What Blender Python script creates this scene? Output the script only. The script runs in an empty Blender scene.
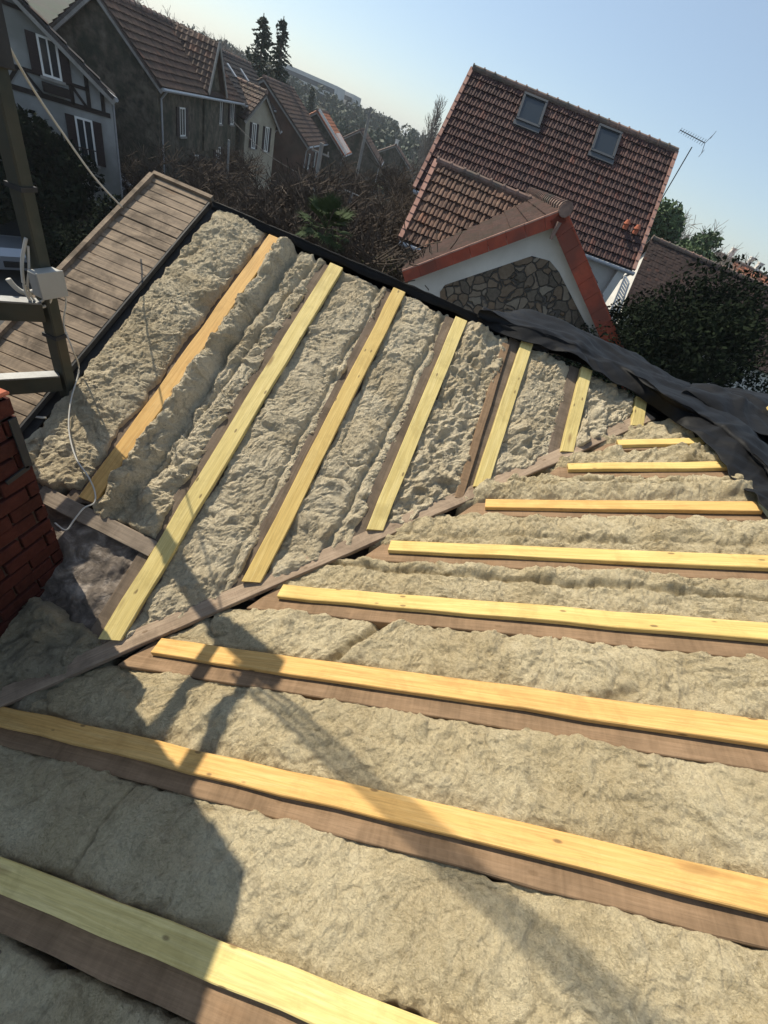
import bpy, bmesh, math, random
import numpy as np
from mathutils import Vector, Matrix
random.seed(7); RNG=np.random.default_rng(7)
sc=bpy.context.scene; COL=sc.collection
rad=math.radians
# ------------------------------------------------------------------ camera (solved from the roof geometry)
CP=np.array([0.45439,-1.12378,1.88763])
CR=np.array([0.92250732,0.24055308,0.30185172]); CU=np.array([-0.38559556,0.60923663,0.69292625]); CW=np.array([0.01721358,0.75562222,-0.65478145])
FPX=408.2
S=0.72; TH1=rad(28.56); TH2=rad(27.82); T1=math.tan(TH1); T2=math.tan(TH2)
N1=np.array([0,-math.sin(TH1),math.cos(TH1)]); N2=np.array([-math.sin(TH2),0,math.cos(TH2)])
def ray(x,y):
    d=CR*(x-384)/FPX-CU*(y-512)/FPX+CW; return d/np.linalg.norm(d)
def at(x,y,dist):
    d=ray(x,y); return CP+d*dist/math.hypot(d[0],d[1])       # horizontal distance
def hit(x,y,P,n):
    d=ray(x,y); return CP+d*((np.array(P)-CP)@n)/(d@n)
def P1(x,y,h=0): return np.array([x*S,y*S,y*S*T1])+h*N1
def P2(x,y,h=0): return np.array([x*S,y*S,x*S*T2])+h*N2
GZ=-5.5
cam=bpy.data.cameras.new('camera'); co=bpy.data.objects.new('camera',cam); COL.objects.link(co)
co.matrix_world=Matrix(((CR[0],CU[0],-CW[0],CP[0]),(CR[1],CU[1],-CW[1],CP[1]),(CR[2],CU[2],-CW[2],CP[2]),(0,0,0,1)))
cam.sensor_fit='HORIZONTAL'; cam.sensor_width=36; cam.lens=36*FPX/768; cam.clip_end=6000; cam.clip_start=.02
sc.camera=co
# ------------------------------------------------------------------ light
SUN_AZ=rad(-61.0); SUN_EL=rad(47)
sd=Vector((math.sin(SUN_AZ)*math.cos(SUN_EL),math.cos(SUN_AZ)*math.cos(SUN_EL),math.sin(SUN_EL)))
w=bpy.data.worlds.new('World'); sc.world=w; w.use_nodes=True; nt=w.node_tree
sky=nt.nodes.new('ShaderNodeTexSky'); sky.sky_type='NISHITA'; sky.sun_disc=False; sky.sun_elevation=SUN_EL; sky.sun_rotation=SUN_AZ
sky.air_density=1.0; sky.dust_density=0.6; sky.ozone_density=3.0; sky.altitude=50
bg=nt.nodes['Background']; mxw=nt.nodes.new('ShaderNodeMix'); mxw.data_type='RGBA'; mxw.inputs[0].default_value=.34; nt.links.new(sky.outputs[0],mxw.inputs[6]); mxw.inputs[7].default_value=(4.3,5.1,5.7,1); nt.links.new(mxw.outputs[2],bg.inputs[0]); bg.inputs[1].default_value=0.112
sl=bpy.data.lights.new('sun','SUN'); sl.energy=4.8; sl.angle=rad(0.53); sl.color=(1,.91,.74)
so=bpy.data.objects.new('sun',sl); COL.objects.link(so); so.rotation_euler=sd.to_track_quat('Z','Y').to_euler()
sc.view_settings.view_transform='Standard'; sc.view_settings.look='None'; sc.view_settings.gamma=1; sc.view_settings.exposure=0.34; sc.view_settings.use_curve_mapping=False
# ------------------------------------------------------------------ materials
def mat(name,base,rough=.85,spec=.3,metal=0):
    m=bpy.data.materials.new(name); m.use_nodes=True; b=m.node_tree.nodes['Principled BSDF']
    b.inputs['Base Color'].default_value=(*base,1); b.inputs['Roughness'].default_value=rough
    b.inputs['Specular IOR Level'].default_value=spec; b.inputs['Metallic'].default_value=metal
    return m
class G:
    def __init__(s,m): s.m=m; s.t=m.node_tree; s.b=s.t.nodes['Principled BSDF']
    def n(s,k,**kw):
        q=s.t.nodes.new(k)
        for a,v in kw.items(): setattr(q,a,v)
        return q
    def l(s,a,b): s.t.links.new(a,b)
    def coord(s,scale=(1,1,1),rnd=True):
        tc=s.n('ShaderNodeTexCoord'); mp=s.n('ShaderNodeMapping'); s.l(tc.outputs['Object'],mp.inputs['Vector']); mp.inputs['Scale'].default_value=scale
        if rnd:
            oi=s.n('ShaderNodeObjectInfo'); mm=s.n('ShaderNodeMath',operation='MULTIPLY'); s.l(oi.outputs['Random'],mm.inputs[0]); mm.inputs[1].default_value=37
            s.l(mm.outputs[0],mp.inputs['Location'])
        return mp.outputs[0]
    def noise(s,vec,scale,detail=4,rough=.55,dist=0):
        q=s.n('ShaderNodeTexNoise'); s.l(vec,q.inputs['Vector']); q.inputs['Scale'].default_value=scale; q.inputs['Detail'].default_value=detail; q.inputs['Roughness'].default_value=rough; q.inputs['Distortion'].default_value=dist
        return q.outputs['Fac']
    def ramp(s,fac,stops):
        q=s.n('ShaderNodeValToRGB'); s.l(fac,q.inputs[0]); e=q.color_ramp.elements
        while len(e)<len(stops): e.new(.5)
        for i,(p,c) in enumerate(stops): e[i].position=p; e[i].color=(*c,1) if len(c)==3 else c
        return q.outputs[0]
    def mix(s,f,a,b,blend='MIX'):
        q=s.n('ShaderNodeMix',data_type='RGBA',blend_type=blend)
        for v,i in ((f,0),(a,6),(b,7)):
            if hasattr(v,'node'): s.l(v,q.inputs[i])
            else: q.inputs[i].default_value=v if i==0 else (*v,1)
        return q.outputs[2]
    def math(s,op,a,b=None):
        q=s.n('ShaderNodeMath',operation=op)
        for i,v in enumerate((a,b)):
            if v is None: continue
            if hasattr(v,'node'): s.l(v,q.inputs[i])
            else: q.inputs[i].default_value=v
        return q.outputs[0]
    def bump(s,h,strength,dist=.01,prev=None):
        q=s.n('ShaderNodeBump'); s.l(h,q.inputs['Height']); q.inputs['Strength'].default_value=strength; q.inputs['Distance'].default_value=dist
        if prev is not None: s.l(prev,q.inputs['Normal'])
        return q.outputs[0]
    def color(s,c): s.l(c,s.b.inputs['Base Color'])
    def normal(s,c): s.l(c,s.b.inputs['Normal'])
def wool_mat(name,tint=(1,1,1),d1=.03,crevice_shade_bump=1.0):
    m=mat(name,(.4,.35,.24),1,.1); g=G(m); v=g.coord()
    a=g.noise(v,3.2,5,.6,.4); b=g.noise(v,26,6,.65,1.2)
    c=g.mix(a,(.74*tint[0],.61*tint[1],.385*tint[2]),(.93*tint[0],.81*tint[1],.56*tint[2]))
    d=g.mix(g.math('MULTIPLY',b,1),c,g.mix(.6,c,(.88,.81,.61)))
    k=g.ramp(g.noise(v,11,3,.6,2.5),[(.0,(0,0,0)),(.36,(.0,.0,.0)),(.46,(1,1,1))])
    e=g.mix(.35,d,g.mix(k,(.34,.28,.18),d))
    k2=g.ramp(g.noise(v,70,4,.7,1.0),[(.30,(0,0,0)),(.48,(1,1,1))]); e=g.mix(.30*crevice_shade_bump,e,g.mix(k2,(.22,.18,.11),e))  # dark specks paint crevice shade into the wool colour
    # fibres: stretched noise, warped
    wv=g.n('ShaderNodeTexNoise'); g.l(v,wv.inputs['Vector']); wv.inputs['Scale'].default_value=9; wv.inputs['Detail'].default_value=3
    vm=g.n('ShaderNodeVectorMath',operation='MULTIPLY_ADD'); g.l(wv.outputs['Color'],vm.inputs[0]); vm.inputs[1].default_value=(.16,.16,.16); g.l(v,vm.inputs[2])
    mp=g.n('ShaderNodeMapping'); g.l(vm.outputs[0],mp.inputs['Vector']); mp.inputs['Scale'].default_value=(1,5.5,2.2); mp.inputs['Rotation'].default_value=(0,0,.9)
    f1=g.noise(mp.outputs[0],38,7,.72,.8)
    mp2=g.n('ShaderNodeMapping'); g.l(vm.outputs[0],mp2.inputs['Vector']); mp2.inputs['Scale'].default_value=(5.0,1,1.6); mp2.inputs['Rotation'].default_value=(0,0,.3)
    f2=g.noise(mp2.outputs[0],55,5,.7,1.0)
    fb=g.ramp(f1,[(.36,(.56,.51,.42)),(.55,(1.0,1.0,1.0))]); mk=g.ramp(g.noise(v,4,4,.6,.5),[(.35,(.15,.15,.15)),(.65,(.8,.8,.8))]); e=g.mix(mk,e,fb,'MULTIPLY'); bigv=g.ramp(g.noise(v,2.1,4,.55,.8),[(.35,(.74,.69,.60)),(.6,(1,1,1))]); e=g.mix(.7,e,bigv,'MULTIPLY'); fb2=g.ramp(g.noise(v,150,3,.8,.5),[(.32,(.58,.54,.46)),(.52,(1,1,1))]); e=g.mix(.6*crevice_shade_bump,e,fb2,'MULTIPLY'); g.color(e)  # low fibre relief darkened in colour, as shade between fibres
    h=g.math('ADD',f1,g.math('MULTIPLY',f2,.6))
    n1=g.bump(h,1.0,d1); n1=g.bump(g.noise(v,90,5,.75,.6),1.0,.008*crevice_shade_bump,n1); n2=g.bump(g.noise(v,260,3,.7),.8,.004,n1)
    g.normal(n2)
    g.b.inputs['Sheen Weight'].default_value=.15; g.b.inputs['Sheen Roughness'].default_value=.6
    return m
def wood_mat(name,c1,c2,c3,knots=.6,grain=1.0,saw=0,stain=0,bumpd=.0015,rough=.7):
    m=mat(name,c1,rough,.25); g=G(m); v=g.coord((1,1,1))
    mp=g.n('ShaderNodeMapping'); g.l(v,mp.inputs['Vector']); mp.inputs['Scale'].default_value=(.55,14,14)
    a=g.noise(mp.outputs[0],3.0*grain,6,.6,1.6)
    mp2=g.n('ShaderNodeMapping'); g.l(v,mp2.inputs['Vector']); mp2.inputs['Scale'].default_value=(2,60,60)
    b=g.noise(mp2.outputs[0],3,4,.7,.3)
    col=g.ramp(a,[(.25,c1),(.5,c2),(.72,c3)])
    col=g.mix(g.math('MULTIPLY',g.ramp(b,[(.42,(0,0,0)),(.66,(1,1,1))]),.5),col,tuple(x*.6 for x in c1))
    big=g.noise(v,1.7,3,.5); col=g.mix(g.math('MULTIPLY',big,.5),col,g.mix(.5,col,c3))
    if knots:
        vo=g.n('ShaderNodeTexVoronoi'); mk=g.n('ShaderNodeMapping'); g.l(v,mk.inputs['Vector']); mk.inputs['Scale'].default_value=(2.6,9,9); g.l(mk.outputs[0],vo.inputs['Vector']); vo.inputs['Scale'].default_value=1.0
        kf=g.ramp(vo.outputs['Distance'],[(.0,(1,1,1)),(.09,(.8,.8,.8)),(.17,(0,0,0))])
        vn=g.n('ShaderNodeTexVoronoi'); mk2=g.n('ShaderNodeMapping'); g.l(v,mk2.inputs['Vector']); mk2.inputs['Scale'].default_value=(9,22,22); g.l(mk2.outputs[0],vn.inputs['Vector']); vn.inputs['Scale'].default_value=1.0
        kn=g.ramp(vn.outputs['Distance'],[(.0,(1,1,1)),(.10,(1,1,1)),(.16,(0,0,0))]); spn=g.n('ShaderNodeSeparateColor'); g.l(vn.outputs['Color'],spn.inputs[0]); kn=g.math('MULTIPLY',g.math('GREATER_THAN',spn.outputs[0],.62),kn); col=g.mix(g.math('MULTIPLY',kn,.7),col,(.10,.06,.03))
        dr=g.ramp(g.noise(v,4.5,6,.7,.6),[(.50,(0,0,0)),(.68,(1,1,1))]); col=g.mix(g.math('MULTIPLY',dr,.38),col,tuple(x*.55 for x in c1)); col=g.mix(g.math('MULTIPLY',kf,knots),col,(.16,.075,.025))
    if stain:
        st=g.ramp(g.noise(v,5,5,.65,.5),[(.45,(0,0,0)),(.62,(1,1,1))]); col=g.mix(g.math('MULTIPLY',st,stain),col,tuple(x*.45 for x in c1))
    h=g.math('ADD',a,g.math('MULTIPLY',b,.5))
    if saw:
        mp3=g.n('ShaderNodeMapping'); g.l(v,mp3.inputs['Vector']); mp3.inputs['Scale'].default_value=(38,1.2,1.2); mp3.inputs['Rotation'].default_value=(0,0,.25)
        sw=g.noise(mp3.outputs[0],1.6,3,.6,.2); col=g.mix(g.math('MULTIPLY',sw,saw),col,tuple(min(1,x*1.7) for x in c3)); h=g.math('ADD',h,g.math('MULTIPLY',sw,.8))
    g.color(col); g.normal(g.bump(h,.9,bumpd)); return m
def speck_mat(name,c1,c2,scale=8,rough=.9,bump=.004,c3=None,spec=.3,detail=5):
    m=mat(name,c1,rough,spec); g=G(m); v=g.coord(); a=g.noise(v,scale,detail,.6,.4)
    col=g.ramp(a,[(.3,c1),(.7,c2)])
    if c3: col=g.mix(g.ramp(g.noise(v,scale*.23,4,.6),[(.45,(0,0,0)),(.65,(1,1,1))]),col,c3)
    g.color(col); g.normal(g.bump(g.noise(v,scale*3,5,.65),.8,bump)); return m
M={}
M['wool1']=wool_mat('wool_coarse',(1.10,1.10,1.16),.024,.9); M['wool_shaded']=wool_mat('wool_shaded',(.42,.41,.40),.024,1.0); M['wool2']=wool_mat('wool_soft',(.985,.955,.87),.024,.9)  # darkest wool has the valley shade put into its tint
M['batten']=wood_mat('pine_yellow',(.50,.33,.10),(.62,.44,.15),(.70,.53,.22),.55,1)
M['batten_o']=wood_mat('pine_orange',(.50,.27,.08),(.62,.37,.12),(.68,.45,.18),.5,1)
M['batten_p']=wood_mat('pine_pale',(.52,.39,.13),(.64,.51,.20),(.73,.60,.28),.75,1)
M['brown']=wood_mat('rafter_brown',(.125,.078,.042),(.19,.122,.070),(.27,.18,.11),.25,.8,saw=.35,stain=.5,bumpd=.0025,rough=.9)
M['greywood']=wood_mat('weathered_board',(.16,.125,.095),(.24,.19,.145),(.32,.26,.20),.3,1,saw=.15,stain=.5,bumpd=.003,rough=.95)
M['valleywood']=wood_mat('valley_board_wood',(.20,.145,.10),(.30,.22,.155),(.40,.31,.225),.25,.9,saw=.15,stain=.5,bumpd=.003,rough=.95)
M['brown_grey']=wood_mat('rafter_grey_brown',(.085,.065,.048),(.14,.105,.078),(.20,.155,.115),.25,.8,saw=.25,stain=.6,bumpd=.003,rough=.95)
M['plank']=wood_mat('old_plank',(.13,.10,.075),(.22,.17,.125),(.38,.285,.195),.5,.9,saw=.15,stain=.9,bumpd=.003,rough=.9)
M['white']=speck_mat('white_paint',(.72,.71,.67),(.80,.79,.75),3)
M['render']=speck_mat('wall_render',(.62,.60,.55),(.72,.70,.65),2.5,c3=(.55,.53,.49))
M['cream']=speck_mat('cream_render',(.33,.30,.23),(.42,.38,.30),2,c3=(.24,.22,.17))
M['stonewall']=speck_mat('rubble_wall',(.045,.040,.030),(.17,.145,.105),3.4,c3=(.04,.042,.028),bump=.03)
M['timber_black']=mat('dark_timber',(.03,.022,.018),.8)
M['white_shade']=speck_mat('shaded_white_render',(.26,.26,.25),(.36,.36,.345),1.6,c3=(.20,.20,.18))  # white render with the gable's shade darkened into its colour
M['dark_shutter']=mat('dark_shutter',(.035,.022,.02),.6)
M['glass']=mat('window_glass',(.03,.035,.04),.06,.6)
M['roofglass']=mat('rooflight_glass',(.03,.04,.05),.12,.5)
M['darkmetal']=speck_mat('dark_metal',(.03,.03,.03),(.05,.05,.05),12,.7,.0006,spec=.25)
M['zinc']=speck_mat('zinc',(.30,.31,.32),(.42,.43,.44),8,.42,.0006,spec=.6)
M['galv']=speck_mat('galvanised',(.11,.11,.105),(.20,.20,.195),14,.45,.0006,spec=.6,c3=(.28,.28,.27))
M['poledark']=speck_mat('painted_post',(.03,.036,.028),(.055,.06,.048),9,.7,.0015,spec=.3,c3=(.07,.06,.04))
M['boxgrey']=speck_mat('box_plastic',(.30,.29,.26),(.36,.35,.32),6,.55,.0005)
M['cable']=mat('cable_white',(.50,.48,.43),.5)
M['verge']=speck_mat('verge_tile_red',(.28,.055,.032),(.42,.095,.05),5,.8,.004,c3=(.20,.06,.04))
M['verge_old']=speck_mat('verge_tile_pink',(.30,.15,.11),(.46,.27,.21),5,.85,.004)
M['ridge']=speck_mat('ridge_tile',(.16,.10,.08),(.30,.20,.16),6,.85,.005,c3=(.12,.11,.09))
M['redpot']=speck_mat('terracotta_bright',(.36,.10,.05),(.48,.15,.08),6,.8,.003)
def tile_mat(name,c1,c2,c3,patch=None):
    m=mat(name,c1,.75,.2); g=G(m); v=g.coord(rnd=False); a=g.noise(v,6,4,.6); col=g.ramp(a,[(.3,c1),(.55,c2),(.75,c3)]); at_=g.n('ShaderNodeAttribute',attribute_name='tr'); col=g.mix(.75,col,g.ramp(at_.outputs['Fac'],[(0,(.45,.42,.42)),(.5,(1,1,1)),(.93,(1.05,1.0,.95)),(1,(1.7,1.15,.9))]),'MULTIPLY')
    col=g.mix(g.ramp(g.noise(v,.7,4,.6),[(.4,(0,0,0)),(.65,(1,1,1))]),col,g.mix(.6,col,patch or c1)); g.color(col)
    g.normal(g.bump(g.noise(v,40,5,.6),.5,.003)); return m
M['tile']=tile_mat('tile_brown',(.058,.030,.027),(.09,.046,.040),(.14,.075,.064),(.045,.028,.028))
M['tile_red']=tile_mat('tile_redder',(.24,.085,.055),(.34,.13,.085),(.42,.19,.13))
M['tile_near']=tile_mat('tile_near',(.09,.05,.036),(.15,.085,.06),(.25,.16,.11),(.075,.05,.038))
M['tile_far']=tile_mat('tile_far',(.07,.047,.04),(.115,.075,.058),(.16,.105,.08),(.055,.045,.037))
M['tile_far_orange']=tile_mat('tile_far_orange',(.34,.13,.07),(.42,.18,.10),(.50,.25,.15))
M['tile_flat']=tile_mat('tile_flat_maroon',(.035,.023,.020),(.046,.030,.026),(.058,.038,.033))
M['slate_far']=tile_mat('slate_far',(.05,.045,.045),(.075,.065,.06),(.10,.085,.08))
M['membrane']=None
def membrane():
    m=mat('black_membrane',(.012,.012,.013),.62,.16); g=G(m); v=g.coord()
    a=g.noise(v,7,5,.6,.5); g.color(g.mix(a,(.004,.004,.0042),(.010,.010,.0105)))
    n=g.bump(a,.6,.012); n=g.bump(g.noise(v,300,2,.5),.3,.0008,n); g.normal(n); return m
M['membrane']=membrane()
def felt():
    m=mat('grey_felt',(.10,.09,.085),.75,.4); g=G(m); v=g.coord(); a=g.noise(v,10,6,.65,1.0)
    g.color(g.ramp(a,[(.3,(.06,.048,.038)),(.5,(.15,.122,.10)),(.66,(.32,.275,.235))])); g.normal(g.bump(g.noise(v,28,7,.7,.8),1,.016)); return m
M['felt']=felt()
M['underlay']=speck_mat('dark_underlay',(.035,.03,.028),(.06,.052,.045),14,.95,.01)
def stone_mat():
    m=mat('crazy_stone',(.2,.16,.12),.85,.3); g=G(m); v=g.coord(rnd=False)
    wn=g.n('ShaderNodeTexNoise'); g.l(v,wn.inputs['Vector']); wn.inputs['Scale'].default_value=2.5
    vm=g.n('ShaderNodeVectorMath',operation='MULTIPLY_ADD'); g.l(wn.outputs['Color'],vm.inputs[0]); vm.inputs[1].default_value=(.34,.34,.34); g.l(v,vm.inputs[2])
    e=g.n('ShaderNodeTexVoronoi',feature='DISTANCE_TO_EDGE'); g.l(vm.outputs[0],e.inputs['Vector']); e.inputs['Scale'].default_value=4.6
    c=g.n('ShaderNodeTexVoronoi'); g.l(vm.outputs[0],c.inputs['Vector']); c.inputs['Scale'].default_value=4.6
    sp=g.n('ShaderNodeSeparateColor'); g.l(c.outputs['Color'],sp.inputs[0])
    sc_=g.ramp(sp.outputs[0],[(0,(.07,.058,.045)),(.35,(.15,.12,.09)),(.6,(.22,.14,.08)),(1,(.30,.265,.21))])
    sc_=g.mix(.4,sc_,g.ramp(g.noise(v,16,5,.65),[(.3,(.06,.05,.04)),(.7,(.22,.19,.15))]))
    ed=g.ramp(e.outputs['Distance'],[(.02,(0,0,0)),(.07,(1,1,1))])
    g.color(g.mix(ed,(.075,.068,.06),sc_)); n=g.bump(ed,1,.05); n=g.bump(g.noise(v,20,5,.6),.8,.01,n); g.normal(n); return m
M['brickfar']=speck_mat('far_brick_wall',(.10,.055,.04),(.17,.10,.07),1.5,c3=(.09,.07,.05),bump=.01); M['stone']=stone_mat(); M['frame_dark']=mat('rooflight_frame',(.07,.075,.08),.5,.5)
M['leaf_dark']=speck_mat('leaf_dark',(.007,.011,.007),(.018,.026,.013),1.2,.95,.0,spec=.05)
M['leaf_fir']=speck_mat('leaf_fir',(.02,.035,.022),(.045,.065,.035),1.0,.7,.0)
M['leaf_mid']=speck_mat('leaf_mid',(.035,.07,.025),(.08,.12,.045),1.2,.6,.0)
M['leaf_palm']=speck_mat('leaf_palm',(.02,.038,.014),(.05,.072,.026),3,.8,.0,spec=.1)
M['moss_tile']=speck_mat('mossy_tile',(.04,.024,.02),(.09,.05,.04),6,.95,.01,c3=(.045,.032,.024))
M['leaf_olive']=speck_mat('leaf_olive',(.09,.085,.04),(.17,.15,.08),2,.8,.0)
M['bark']=speck_mat('bark',(.07,.055,.042),(.13,.105,.08),9,.95,.01)
M['twig']=speck_mat('twig',(.045,.034,.026),(.085,.062,.045),4,.95,.0)
M['twig_pale']=speck_mat('twig_pale',(.17,.15,.13),(.26,.23,.20),4,.95,.0)
M['ground']=speck_mat('ground_soil',(.03,.028,.02),(.05,.048,.03),.5,.95,.05,c3=(.03,.042,.02))
M['asphalt']=speck_mat('asphalt',(.045,.045,.045),(.06,.06,.06),4,.9,.004)
M['carpaint']=mat('car_silver',(.42,.45,.50),.25,.6,.5); M['carwhite']=mat('car_white',(.75,.75,.75),.3,.5)
M['tyre']=mat('tyre',(.02,.02,.02),.8); M['rim']=mat('rim',(.4,.4,.42),.35,.5,.8); M['lamp']=mat('lamp_lens',(.6,.6,.6),.1,.6)
M['conc']=speck_mat('concrete',(.22,.21,.19),(.33,.31,.28),5,.95,.006)
M['apart']=speck_mat('apartment_render',(.55,.53,.50),(.62,.60,.57),.2)
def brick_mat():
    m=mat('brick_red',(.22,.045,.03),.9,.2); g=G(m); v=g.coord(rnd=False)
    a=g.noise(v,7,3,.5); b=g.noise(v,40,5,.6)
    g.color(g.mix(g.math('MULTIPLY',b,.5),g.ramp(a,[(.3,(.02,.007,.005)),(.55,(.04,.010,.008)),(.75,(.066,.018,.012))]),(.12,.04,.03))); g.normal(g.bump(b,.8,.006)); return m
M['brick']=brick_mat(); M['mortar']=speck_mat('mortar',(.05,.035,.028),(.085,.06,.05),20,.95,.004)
# ------------------------------------------------------------------ object helpers
def tag(o,label=None,cat=None,group=None,kind=None):
    if label: o['label']=label
    if cat: o['category']=cat
    if group: o['group']=group
    if kind: o['kind']=kind
    return o
def empty(name,loc,label,cat,group=None):
    o=bpy.data.objects.new(name,None); COL.objects.link(o); o.location=[float(v) for v in loc]; o.empty_display_size=.2
    return tag(o,label,cat,group)
def wmat(o):
    m=o.matrix_basis.copy()
    return wmat(o.parent)@o.matrix_parent_inverse@m if o.parent else m
def setparent(o,p):
    if p is not None:
        o.parent=p; o.matrix_parent_inverse=wmat(p).inverted()
def obj(name,verts,faces,m,parent=None,frame=None,smooth=False):
    """verts in world space unless frame (4x4) given, in which case they are local to frame"""
    me=bpy.data.meshes.new(name)
    if isinstance(verts,np.ndarray): verts=verts.tolist()
    me.from_pydata([tuple(v) for v in verts],[],[tuple(f) for f in faces]); me.validate(); me.update()
    for mm in (m if isinstance(m,(list,tuple)) else [m]): me.materials.append(mm)
    if smooth: me.polygons.foreach_set('use_smooth',[True]*len(me.polygons))
    o=bpy.data.objects.new(name,me); COL.objects.link(o)
    if frame is not None: o.matrix_basis=frame
    setparent(o,parent)
    return o
def frame_of(o_,x,z):
    x=Vector(x).normalized(); z=Vector(z); z=(z-x*z.dot(x)).normalized(); y=z.cross(x)
    return Matrix(((x.x,y.x,z.x,o_[0]),(x.y,y.y,z.y,o_[1]),(x.z,y.z,z.z,o_[2]),(0,0,0,1)))
class MB:
    def __init__(s): s.v=[]; s.f=[]; s.mi=[]
    def add(s,v,f,mi=0):
        n=len(s.v); s.v+= [tuple(map(float,q)) for q in v]; s.f+=[tuple(n+i for i in q) for q in f]; s.mi+=[mi]*len(f)
    def box(s,x0,x1,y0,y1,z0,z1,mi=0,ch=0):
        if ch: 
            bm_chbox(s,x0,x1,y0,y1,z0,z1,ch,mi); return
        s.add([(x0,y0,z0),(x1,y0,z0),(x1,y1,z0),(x0,y1,z0),(x0,y0,z1),(x1,y0,z1),(x1,y1,z1),(x0,y1,z1)],[(0,3,2,1),(4,5,6,7),(0,1,5,4),(1,2,6,5),(2,3,7,6),(3,0,4,7)],mi)
    def bar(s,A,B,wd,ht,up=(0,0,1),mi=0):
        A=Vector(A);B=Vector(B); F=frame_of(A,B-A,up); L=(B-A).length
        v=[F@Vector(q) for q in [(0,-wd/2,-ht/2),(L,-wd/2,-ht/2),(L,wd/2,-ht/2),(0,wd/2,-ht/2),(0,-wd/2,ht/2),(L,-wd/2,ht/2),(L,wd/2,ht/2),(0,wd/2,ht/2)]]
        s.add(v,[(0,3,2,1),(4,5,6,7),(0,1,5,4),(1,2,6,5),(2,3,7,6),(3,0,4,7)],mi)
    def tube(s,pts,r,n=8,mi=0,cap=True):
        pts=[Vector(p) for p in pts]; rs=r if isinstance(r,(list,tuple)) else [r]*len(pts); base=len(s.v); ref=Vector((0,0,1))
        vv=[]
        for i,p in enumerate(pts):
            t=(pts[min(i+1,len(pts)-1)]-pts[max(i-1,0)]).normalized()
            a=t.cross(ref)
            if a.length<.05: a=t.cross(Vector((0,1,0)))
            a.normalize(); b=t.cross(a)
            for k in range(n):
                an=2*math.pi*k/n; vv.append(p+(a*math.cos(an)+b*math.sin(an))*rs[i])
        ff=[]
        for i in range(len(pts)-1):
            for k in range(n):
                k2=(k+1)%n; ff.append((i*n+k,i*n+k2,(i+1)*n+k2,(i+1)*n+k))
        if cap: ff.append(tuple(range(n-1,-1,-1))); ff.append(tuple(range((len(pts)-1)*n,len(pts)*n)))
        s.add(vv,ff,mi)
    def build(s,name,m,parent=None,frame=None,smooth=False):
        o=obj(name,s.v,s.f,m,parent,frame,smooth)
        if isinstance(m,(list,tuple)) and len(s.mi)==len(o.data.polygons): o.data.polygons.foreach_set('material_index',s.mi)
        return o
def bm_chbox(mb,x0,x1,y0,y1,z0,z1,c,mi=0):
    bm=bmesh.new(); bmesh.ops.create_cube(bm,size=1)
    for v in bm.verts: v.co=Vector(((x0+x1)/2+v.co.x*(x1-x0),(y0+y1)/2+v.co.y*(y1-y0),(z0+z1)/2+v.co.z*(z1-z0)))
    bmesh.ops.bevel(bm,geom=bm.edges[:],offset=c,segments=1,affect='EDGES'); bm.verts.ensure_lookup_table()
    mb.add([v.co[:] for v in bm.verts],[[v.index for v in f.verts] for f in bm.faces],mi); bm.free()
def beam(name,A,B,up,wd,h0,h1,m,parent=None,cutA=0,cutB=0,wob=.0032,seed=0):
    """timber from A to B, width wd, between heights h0..h1 along up; cut = skew of the end in metres over the width"""
    A=Vector(A);B=Vector(B);L=(B-A).length; F=frame_of((A+B)/2,B-A,up); r=random.Random(seed); c=.003
    prof=[(-wd/2,h0+c),(-wd/2,h1-c),(-wd/2+c,h1),(wd/2-c,h1),(wd/2,h1-c),(wd/2,h0+c),(wd/2-c,h0),(-wd/2+c,h0)]
    n=max(4,int(L/.18)); v=[];f=[]
    for i in range(n+1):
        x=-L/2+L*i/n; dy=r.uniform(-wob,wob); dz=r.uniform(-wob,wob)*.7
        for (y,z) in prof:
            xx=x
            if i==0: xx+=cutA*(y/wd)
            if i==n: xx+=cutB*(y/wd)
            v.append((xx,y+dy+r.uniform(-.0006,.0006),z+dz))
    for i in range(n):
        for k in range(8): k2=(k+1)%8; f.append((i*8+k,(i+1)*8+k,(i+1)*8+k2,i*8+k2))
    f.append(tuple(range(8))); f.append(tuple(n*8+k for k in range(7,-1,-1)))
    return obj(name,v,f,m,parent,F)
# ------------------------------------------------------------------ numpy noise
_p=RNG.permutation(4096).astype(np.int64)
_g=RNG.normal(size=(4096,3)); _g/=np.linalg.norm(_g,axis=1)[:,None]
def pn(P):
    i=np.floor(P).astype(np.int64); fr=P-i; u=fr*fr*fr*(fr*(fr*6-15)+10); out=0
    for dx in(0,1):
        for dy in(0,1):
            for dz in(0,1):
                h=_p[(_p[(_p[(i[:,0]+dx)&4095]+i[:,1]+dy)&4095]+i[:,2]+dz)&4095]
                gg=_g[h]; d=fr-np.array([dx,dy,dz]); w_=(u[:,0] if dx else 1-u[:,0])*(u[:,1] if dy else 1-u[:,1])*(u[:,2] if dz else 1-u[:,2])
                out=out+w_*(gg*d).sum(1)
    return out*1.4
def fbm(P,o=4,g=.5):
    a=1;s=0;f=1
    for k in range(o): s=s+a*pn(P*f+k*17.3); a*=g; f*=2.03
    return s
def pillow(P,o=3,g=.5):
    a=1;s=0;f=1
    for k in range(o): s=s+a*(np.abs(pn(P*f+k*11.7))*2.2-.5); a*=g; f*=2.1
    return s
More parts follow.
